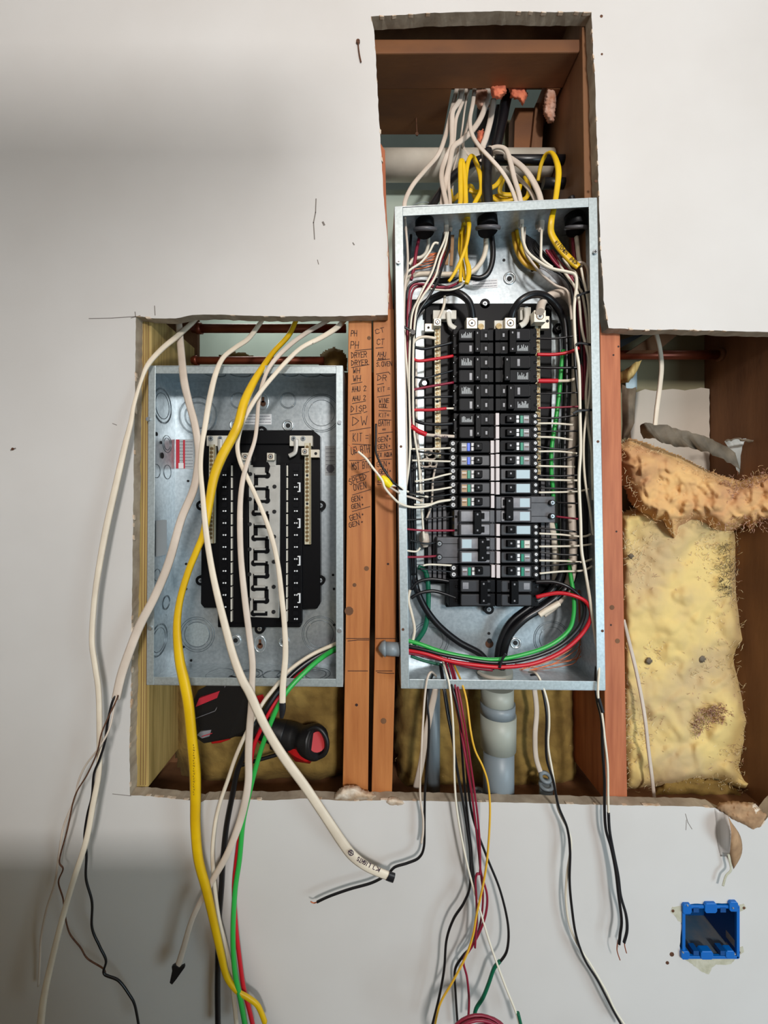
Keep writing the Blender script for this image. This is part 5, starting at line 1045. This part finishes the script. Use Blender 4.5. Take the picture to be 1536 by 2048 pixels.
for i in range(9):
    y = 508 + (i % 6) * 4 + i * .4
    W(NTH0[i] + ' of the bare copper wires fanned at the upper left, counted upward', [(818, y + 14 - i), (838, y + 4 + R() * 4), (862, y + 2 - R() * 5), (885, y - 4 - i * 1.4), (904, y - 10 - i * 4)], 2, 'copper', .062, group='bare ground wires upper left')
for i in range(5):
    W(NTH0[i] + ' from top of the bare copper wires at the upper right', [(1078, 500 + i * 5), (1100, 512 + i * 4), (1120, 530 + i * 4), (1140, 560 + i * 3)], 2, 'copper', .064, group='bare ground wires upper right')
for i in range(6):
    W(NTH0[i] + ' from left of the bare copper wires, lower right of the full panel', [(1156 + i * 1.5, 1180), (1158 + i * 2, 1240 + i * 4), (1150 + R() * 14, 1290 + R() * 30), (1120 - i * 7, 1318 + R() * 22), (1060 - i * 6, 1326 + R() * 22)], 1.5, 'copper', .066, group='bare ground wires lower right')
for x, y0_, y1_, sd_ in ((896, 470, 530, 'left'), (905, 470, 532, 'right')): wire('paper_filler', sd_ + ' brown paper filler strip hanging from the stripped cables', dd([(x, y0_), (x - 1, (y0_ + y1_) / 2), (x - 3, y1_)], .045), 7, 'brownpaper', 'paper strip', flat=.2, group='paper filler strips')
# right side
W('white conductor from the right cables running out to the right bundle', [(1044, 450), (1046, 480), (1056, 505), (1080, 525), (1103, 537), (1135, 544), (1150, 550), (1153, 570), (1148, 620), (1151, 690), (1158, 740), (1160, 830), (1161, 900), (1158, 960), (1161, 1040), (1163, 1100), (1170, 1140), (1180, 1200), (1190, 1270), (1197, 1310)], 6, 'wwhite', [(0, .03), (.3, .004), (1, -.002)])
W('lower white conductor bowing beneath the right bundle of black wires', [(1050, 455), (1050, 500), (1072, 535), (1085, 550), (1110, 570), (1134, 582), (1140, 610), (1143, 640)], 4.6, 'creamdim', [(0, .04), (1, .02)])
W('white conductor dropping straight from the right cable jacket', [(1083, 460), (1082, 500), (1084, 518), (1105, 535)], 5, 'wwhite', .02)
W('white wire slanting under the yellow written cable', [(1108, 506), (1120, 530), (1128, 543), (1140, 560), (1150, 575), (1158, 600), (1164, 660), (1178, 720), (1184, 800), (1188, 880), (1186, 980)], 5, 'wwhite', [(0, .03), (1, .004)])
W('white wire from under the yellow cable toward the upper cable tie', [(1126, 516), (1140, 538), (1152, 548), (1158, 575), (1165, 590), (1174, 650), (1177, 720), (1172, 790), (1176, 850), (1183, 900), (1184, 940), (1186, 1000)], 5, 'wwhite', [(0, .03), (1, .006)])
W('thick white wire from the top right clamp', [(1151, 458), (1154, 485), (1158, 518), (1164, 530), (1176, 540)], 8, 'wwhite', .035)
W('dark red wire from the top right clamp', [(1146, 462), (1147, 490), (1150, 515), (1156, 530)], 8, 'maroon', .045)
W('white wire arching out at the far right below the yellow cable', [(1152, 526), (1166, 526), (1175, 538), (1178, 570), (1179, 640), (1181, 760), (1186, 900)], 5, 'creamdim', .012)
W('grey-white wire in the middle of the right bundle', [(1162, 536), (1167, 560), (1173, 585), (1178, 620), (1181, 690), (1180, 780), (1170, 850), (1167, 900), (1170, 960), (1180, 1020), (1186, 1070)], 4.6, 'wwhite', .006)
NTH = ['first', 'second', 'third', 'fourth', 'fifth', 'sixth', 'seventh', 'eighth', 'ninth', 'tenth', 'eleventh']
for i in range(7):
    W(NTH0[i] + ' from left of the black wires sweeping down the right wall', [(1050 + i * 3, 470 + i * 2), (1062 + i * 4, 505), (1090 + i * 5, 530 + i), (1120 + i * 4, 548 - i), (1140 + i * 4.4, 572), (1148 + i * 4.6, 630), (1150 + i * 4.4, 720), (1158 + i * 3.6, 820), (1158 + i * 3.8, 920), (1166 + i * 2.6, 1010), (1166 + i * 3, 1090), (1172 + i * 2.2, 1160)], 5.5, 'black', [(0, .05), (.4, .024 + (i % 3) * .007), (1, .03 + (i % 2) * .01)], group='black wires of the right bundle')
for i in range(3):
    W(NTH0[i] + ' from left of the maroon wires among the right bundle', [(1092 + i * 6, 500), (1112 + i * 5, 528), (1140 + i * 4, 556), (1154 + i * 5, 600), (1162 + i * 6, 700), (1166 + i * 3, 800)], 5, 'maroon', .028, group='maroon wires of the right bundle')
for i in range(3):
    W(NTH0[i] + ' from left of the black wires running down the left bundle', [(826 + i * 3, 600), (820 + i * 3, 680), (820 + i * 4, 800), (820 + i * 4, 950), (820 + i * 5, 1080), (824 + i * 3, 1150)], 5, 'black', .045 - i * .004, group='black wires of the left bundle')
def ztie(label, pts, d_): wire('cable_tie', label, dd(pts, d_), 5, 'black', 'cable tie', flat=.4)
ztie('black cable tie on the right bundle near the top', [(1154, 592), (1166, 587), (1182, 583)], -.003); ztie('black cable tie on the right bundle beside the second breaker', [(1152, 690), (1160, 686), (1184, 690)], -.005)
ztie('black cable tie on the right bundle beside the fourth breaker', [(1146, 827), (1158, 821), (1184, 820)], -.006); ztie('black cable tie with a round head on the left bundle', [(807, 653), (816, 658), (826, 664)], .0)
build('tie_head', MB().cyl(826, 664, 5, -.006, .006, 'black', 14), None, 'round head of the cable tie on the left bundle', 'cable tie')
# main feeders
W('thick black feeder arching from the left lug to the left bundle', [(944, 648), (944, 628), (938, 604), (920, 588), (900, 584), (876, 592), (852, 606), (834, 626), (826, 660), (824, 760), (825, 900), (826, 1050), (828, 1150), (842, 1200), (872, 1245), (915, 1282), (958, 1306), (978, 1330), (984, 1345)], 14, 'black', [(0, .04), (.15, .02), (.3, .058), (.7, .055), (1, .045)])
W('thick black feeder arching from the right lug to the right bundle', [(1021, 648), (1026, 622), (1040, 602), (1062, 590), (1085, 590), (1106, 604), (1124, 632), (1131, 670), (1132, 760), (1128, 900), (1128, 1060), (1124, 1140), (1104, 1180), (1062, 1212), (1020, 1246), (1000, 1288), (994, 1330), (990, 1345)], 14, 'black', [(0, .04), (.15, .016), (.35, .05), (1, .05)])
W('second thick black feeder behind, sweeping to the bottom conduit', [(1152, 1060), (1148, 1140), (1132, 1176), (1090, 1212), (1046, 1240), (1014, 1280), (1002, 1344)], 15, 'black', [(0, .06), (.6, .038), (1, .045)])
W('third thick black feeder along the right, shining in the light', [(1143, 700), (1148, 860), (1150, 1000), (1143, 1120), (1120, 1180), (1080, 1206)], 11, 'black', .062)
o = W('thick white neutral feeder on the right side of the full panel', [(1080, 624), (1084, 606), (1100, 592), (1124, 588), (1144, 604), (1152, 650), (1152, 760), (1148, 840), (1141, 930), (1142, 1010), (1146, 1090), (1140, 1160), (1112, 1206), (1085, 1228)], 17, 'creamdim', [(0, .02), (.1, .045), (1, .05)])
W('white cable hump beside the lower right breakers', [(1100, 1040), (1108, 1080), (1112, 1120), (1112, 1150), (1106, 1180)], 15, 'wwhite', .07)
W('white taped end of the neutral feeder near the bottom right', [(1118, 1206), (1104, 1214), (1090, 1222), (1078, 1230)], 12, 'cream', .034)
W('bright green ground wire on the right of the neutral bar', [(1126, 700), (1122, 740), (1118, 790), (1110, 850), (1103, 900), (1103, 950), (1106, 980), (1106, 1010)], 8, 'green', .042)
W('dark green ground wire low on the right', [(1112, 1046), (1118, 1080), (1121, 1120), (1120, 1160)], 7, 'dgreen', .066)
W('dark green thick wire at the lower left of the full panel', [(836, 1134), (850, 1142), (856, 1170), (856, 1220), (850, 1255), (838, 1276), (826, 1290)], 10, 'dgreen', .06)
W('dark green wire lying on the bottom left floor of the full panel', [(822, 1312), (850, 1322), (890, 1330), (915, 1326)], 6, 'dgreen', .05)
W('white wire at the lower left corner of the full panel', [(820, 1180), (817, 1200), (824, 1230), (829, 1255), (827, 1275), (822, 1288)], 6, 'cream', .03)
W('upper black wire into the large bottom left breaker', [(822, 1178), (836, 1164), (860, 1158), (890, 1161), (910, 1166)], 6.5, 'black', .04); W('lower black wire into the large bottom left breaker', [(822, 1196), (840, 1186), (866, 1182), (890, 1188), (912, 1196)], 7, 'black', .038)
W('bright green wire looping across the bottom of the full panel and up its right', [(812, 1280), (840, 1288), (880, 1302), (930, 1313), (990, 1319), (1050, 1308), (1100, 1290), (1136, 1262), (1147, 1230), (1147, 1190), (1141, 1150), (1138, 1120)], 8, 'green', [(0, .03), (.4, .01), (.8, .02), (1, .05)])
W('black wire looping across the bottom from the large right breaker', [(812, 1292), (850, 1300), (900, 1312), (990, 1325), (1060, 1316), (1115, 1294), (1152, 1262), (1168, 1230), (1164, 1200), (1140, 1176), (1108, 1164), (1070, 1164)], 8, 'black', [(0, .03), (.3, .008), (.8, .012), (1, .03)])
W('red wire looping across the bottom from the large right breaker', [(812, 1300), (850, 1307), (900, 1322), (960, 1331), (1010, 1334), (1070, 1326), (1125, 1302), (1165, 1266), (1182, 1232), (1174, 1206), (1150, 1192), (1115, 1186), (1072, 1194)], 8, 'red', [(0, .03), (.3, .004), (.8, .004), (1, .03)])
W('second red wire along the bottom left', [(812, 1305), (850, 1312), (890, 1322), (940, 1334), (985, 1340)], 6, 'maroon', [(0, .034), (1, .02)])
ztie('black cable tie round the loop wires above the conduit', [(1012, 1308), (1004, 1320), (999, 1336)], -.001)
# nut and pigtails on the left
t = thing('wire_nut', 'yellow winged wire nut in front of the studs left of the full panel', 'wire connector', P(770, 962, -.035))
W_, r_ = path([(764, 952, -.035, 8), (767, 957, -.035, 14), (772, 963, -.035, 17), (779, 970, -.035, 14), (782, 973, -.035, 11)], 12); build('cone', MB().sweep(W_, r_, 'ynut', k=10), t)
build('wing', MB().prism([(753, 952), (758, 949), (766, 955), (764, 963), (755, 960)], -.036, -.033, 'ynut'), t, bevel=.0008)
o = W('white wire with a bare tip crossing the studs in front of the wire nut', [(716, 903), (732, 917), (745, 935), (757, 950), (765, 962), (770, 976), (785, 994), (800, 1007), (822, 1014), (850, 1013), (876, 1004), (900, 1000)], 5, 'wwhite', [(0, -.045), (.5, -.045), (1, .012)])
wire('bare_tip', None, dd([(717, 904), (706, 896), (697, 889)], -.045), 1.6, 'copper', parent=o)
W('black wire hanging over the gap between the studs', [(752, 848), (752, 880), (752, 905), (760, 925), (772, 946), (786, 964), (800, 976), (820, 985), (850, 990)], 4.6, 'black', [(0, -.02), (.6, -.035), (1, .01)])
W('upper white pigtail from the wire nut', [(780, 971), (795, 972), (812, 982), (830, 988), (856, 994)], 4.6, 'wwhite', [(0, -.035), (1, .016)]); W('lower white pigtail from the wire nut', [(779, 974), (792, 982), (806, 990), (826, 996), (846, 1003)], 4.6, 'creamdim', [(0, -.035), (1, .02)])
for cx, cy, rr, wd_ in ((862, 912, 9, 'middle'), (856, 905, 7, 'upper left'), (852, 926, 10, 'lower left'), (872, 902, 8, 'upper right'), (866, 928, 7, 'lower right')):
    W(wd_ + ' curl of the tangled white pigtails beside the left neutral bar', [(cx + rr * math.cos(a * .9 + cx) * (1 + a * .02), cy + rr * .8 * math.sin(a * .9 + cx)) for a in range(9)], 3.6, 'creamdim', [(0, .04), (1, .055)], group='curled neutral pigtails')
W('white neutral wire down from the left neutral bar', [(872, 930), (866, 960), (864, 1000), (860, 1020), (852, 1040)], 4.4, 'creamdim', .05)
W('cream wire into the top of the left neutral bar', [(826, 720), (826, 690), (834, 678), (850, 674), (872, 677)], 6, 'cream', .04)
W('thin white wire dropping to the left neutral lug', [(890, 590), (888, 610), (883, 625), (876, 640)], 6, 'cream', .045)
W('white vertical wire beside the side plate', [(832, 720), (832, 800), (834, 870), (840, 930), (844, 1000)], 6, 'creamdim', .064)
wire('cable_jacket', 'clear-grey taped lump on the left below the curled wires', dd([(850, 1060, 12), (848, 1072, 20), (849, 1084, 20), (850, 1094, 12)], .05), 18, 'creamdim', 'cable')
# branch wires
LB = [('black', 5.5, [(824, 690), (835, 696), (855, 697), (905, 685)]), ('red', 6, [(824, 716), (838, 722), (870, 718), (906, 712)]), ('black', 4, [(824, 753), (850, 756), (880, 748), (906, 741)]),
 ('maroon', 5, [(824, 780), (860, 773), (907, 765)]), ('black', 4.6, [(824, 797), (845, 795), (907, 793)]), ('red', 6, [(824, 820), (860, 820), (892, 817)]), ('black', 7, [(822, 834), (840, 845), (870, 849), (906, 847)]),
 ('wwhite', 4, [(824, 898), (860, 898), (903, 896)]), ('black', 4.2, [(824, 901), (860, 906), (903, 908)]), ('wwhite', 4, [(824, 921), (860, 922), (903, 923)]), ('black', 3.6, [(824, 936), (860, 937), (903, 936)]),
 ('wwhite', 4, [(830, 963), (860, 958), (885, 951), (904, 947)]), ('black', 3.6, [(830, 967), (870, 964), (904, 961)]), ('wwhite', 4, [(832, 984), (870, 980), (905, 974)]), ('black', 3.6, [(828, 996), (870, 993), (905, 988)]),
 ('wwhite', 4, [(828, 1009), (860, 1008), (880, 1002), (905, 999)]), ('black', 3.6, [(828, 1017), (870, 1014), (905, 1012)]), ('black', 3.8, [(812, 1040), (850, 1038), (908, 1033)]), ('maroon', 4.4, [(812, 1058), (850, 1061), (909, 1061)]),
 ('black', 4, [(820, 1080), (850, 1087), (872, 1085)]), ('maroon', 4.6, [(812, 1114), (840, 1114), (874, 1112)]), ('wwhite', 4, [(846, 1131), (862, 1129), (904, 1131)]), ('black', 3.8, [(840, 1138), (870, 1140), (904, 1144)]), ('wwhite', 4, [(812, 1101), (832, 1103), (840, 1096)])]
RB = [('black', 4, [(1074, 677), (1110, 677), (1156, 671)]), ('red', 6.5, [(1074, 709), (1110, 709), (1140, 704), (1158, 696)]), ('black', 5, [(1074, 735), (1110, 736), (1156, 735)]), ('black', 3, [(1074, 788), (1110, 787), (1158, 785)]),
 ('maroon', 3.8, [(1076, 816), (1110, 815), (1160, 813)]), ('black', 4, [(1074, 836), (1110, 836), (1156, 830)]), ('wwhite', 4.2, [(1075, 847), (1110, 847), (1148, 850)]), ('black', 3.6, [(1074, 863), (1156, 862)]),
 ('wwhite', 4.2, [(1075, 874), (1110, 875), (1145, 880)]), ('black', 3.6, [(1074, 893), (1130, 899), (1158, 891)]), ('wwhite', 4.2, [(1076, 903), (1120, 903), (1154, 907)]), ('black', 3.6, [(1076, 921), (1120, 917), (1158, 911)]),
 ('wwhite', 4.2, [(1076, 932), (1120, 933), (1150, 934)]), ('black', 4, [(1076, 951), (1120, 952), (1158, 950)]), ('wwhite', 4.2, [(1076, 959), (1110, 960), (1158, 961)]), ('black', 4, [(1077, 976), (1158, 978)]),
 ('wwhite', 4.2, [(1077, 985), (1130, 984), (1160, 982), (1178, 978)]), ('black', 4, [(1112, 1005), (1156, 1007)]), ('maroon', 4.2, [(1112, 1033), (1156, 1038)]), ('black', 4, [(1077, 1056), (1110, 1059), (1156, 1064)]),
 ('wwhite', 4.2, [(1078, 1067), (1120, 1069), (1165, 1073), (1182, 1068)]), ('black', 4, [(1078, 1077), (1158, 1081)]), ('wwhite', 4.2, [(1078, 1093), (1150, 1092), (1186, 1088)]), ('black', 4, [(1078, 1104), (1120, 1109), (1158, 1110)]),
 ('wwhite', 4.2, [(1078, 1121), (1130, 1122), (1165, 1124), (1188, 1116)]), ('black', 4, [(1078, 1133), (1160, 1126)]), ('wwhite', 4.2, [(1079, 1147), (1120, 1143), (1165, 1141), (1188, 1130)])]
CN = dict(black='black', red='red', maroon='dark red', wwhite='white')
for side, LBx, dk in (('left', LB, [(0, .022), (1, .036)]), ('right', RB, [(0, .036), (1, .02)])):
    cnt = {}; tot = {}
    for c, _, _ in LBx: tot[c] = tot.get(c, 0) + 1
    for c, w_, pts in LBx:
        cnt[c] = cnt.get(c, 0) + 1
        nth = ['first', 'second', 'third', 'fourth', 'fifth', 'sixth', 'seventh', 'eighth', 'ninth', 'tenth', 'eleventh', 'twelfth', 'thirteenth', 'fourteenth', 'fifteenth'][cnt[c] - 1]
        if w_ > 5 and side == 'left' and c == 'red' and pts[-1][0] < 900:
            W(f'{nth} red wire from top in the {side} row of branch wires, with white tip', pts, w_, c, dk, group=f'branch wires on the {side}', parts=[('white_tip', dd([(890, 817), (907, 817)], .036), 4, 'wwhite')])
        else: W(f'{nth} {CN[c]} wire from the top in the {side} row of branch wires', pts, w_, c, dk, group=f'branch wires on the {side}')
o = W('white wire with red tape over its start, entering the fourth left breaker', [(822, 852), (836, 862), (852, 869), (870, 871), (890, 872), (908, 873)], 6.5, 'creamdim', [(0, .018), (1, .034)])
wire('red_tape', None, dd([(822, 852), (836, 862), (852, 869)], [(0, .0175), (1, .0235)]), 10, 'red', parent=o)
mb = MB().m('inkp'); writing(mb, 'SUB', 868, 875, 4, 30, .0235, .9, .03); build('handwriting', mb, o)
o = W('white wire with red tape at the second right breaker', [(1074, 762), (1095, 762), (1115, 762), (1140, 761), (1156, 754)], 6, 'cream', .03)
wire('red_tape', None, dd([(1076, 762), (1095, 762), (1115, 762)], .03), 9, 'red', parent=o)
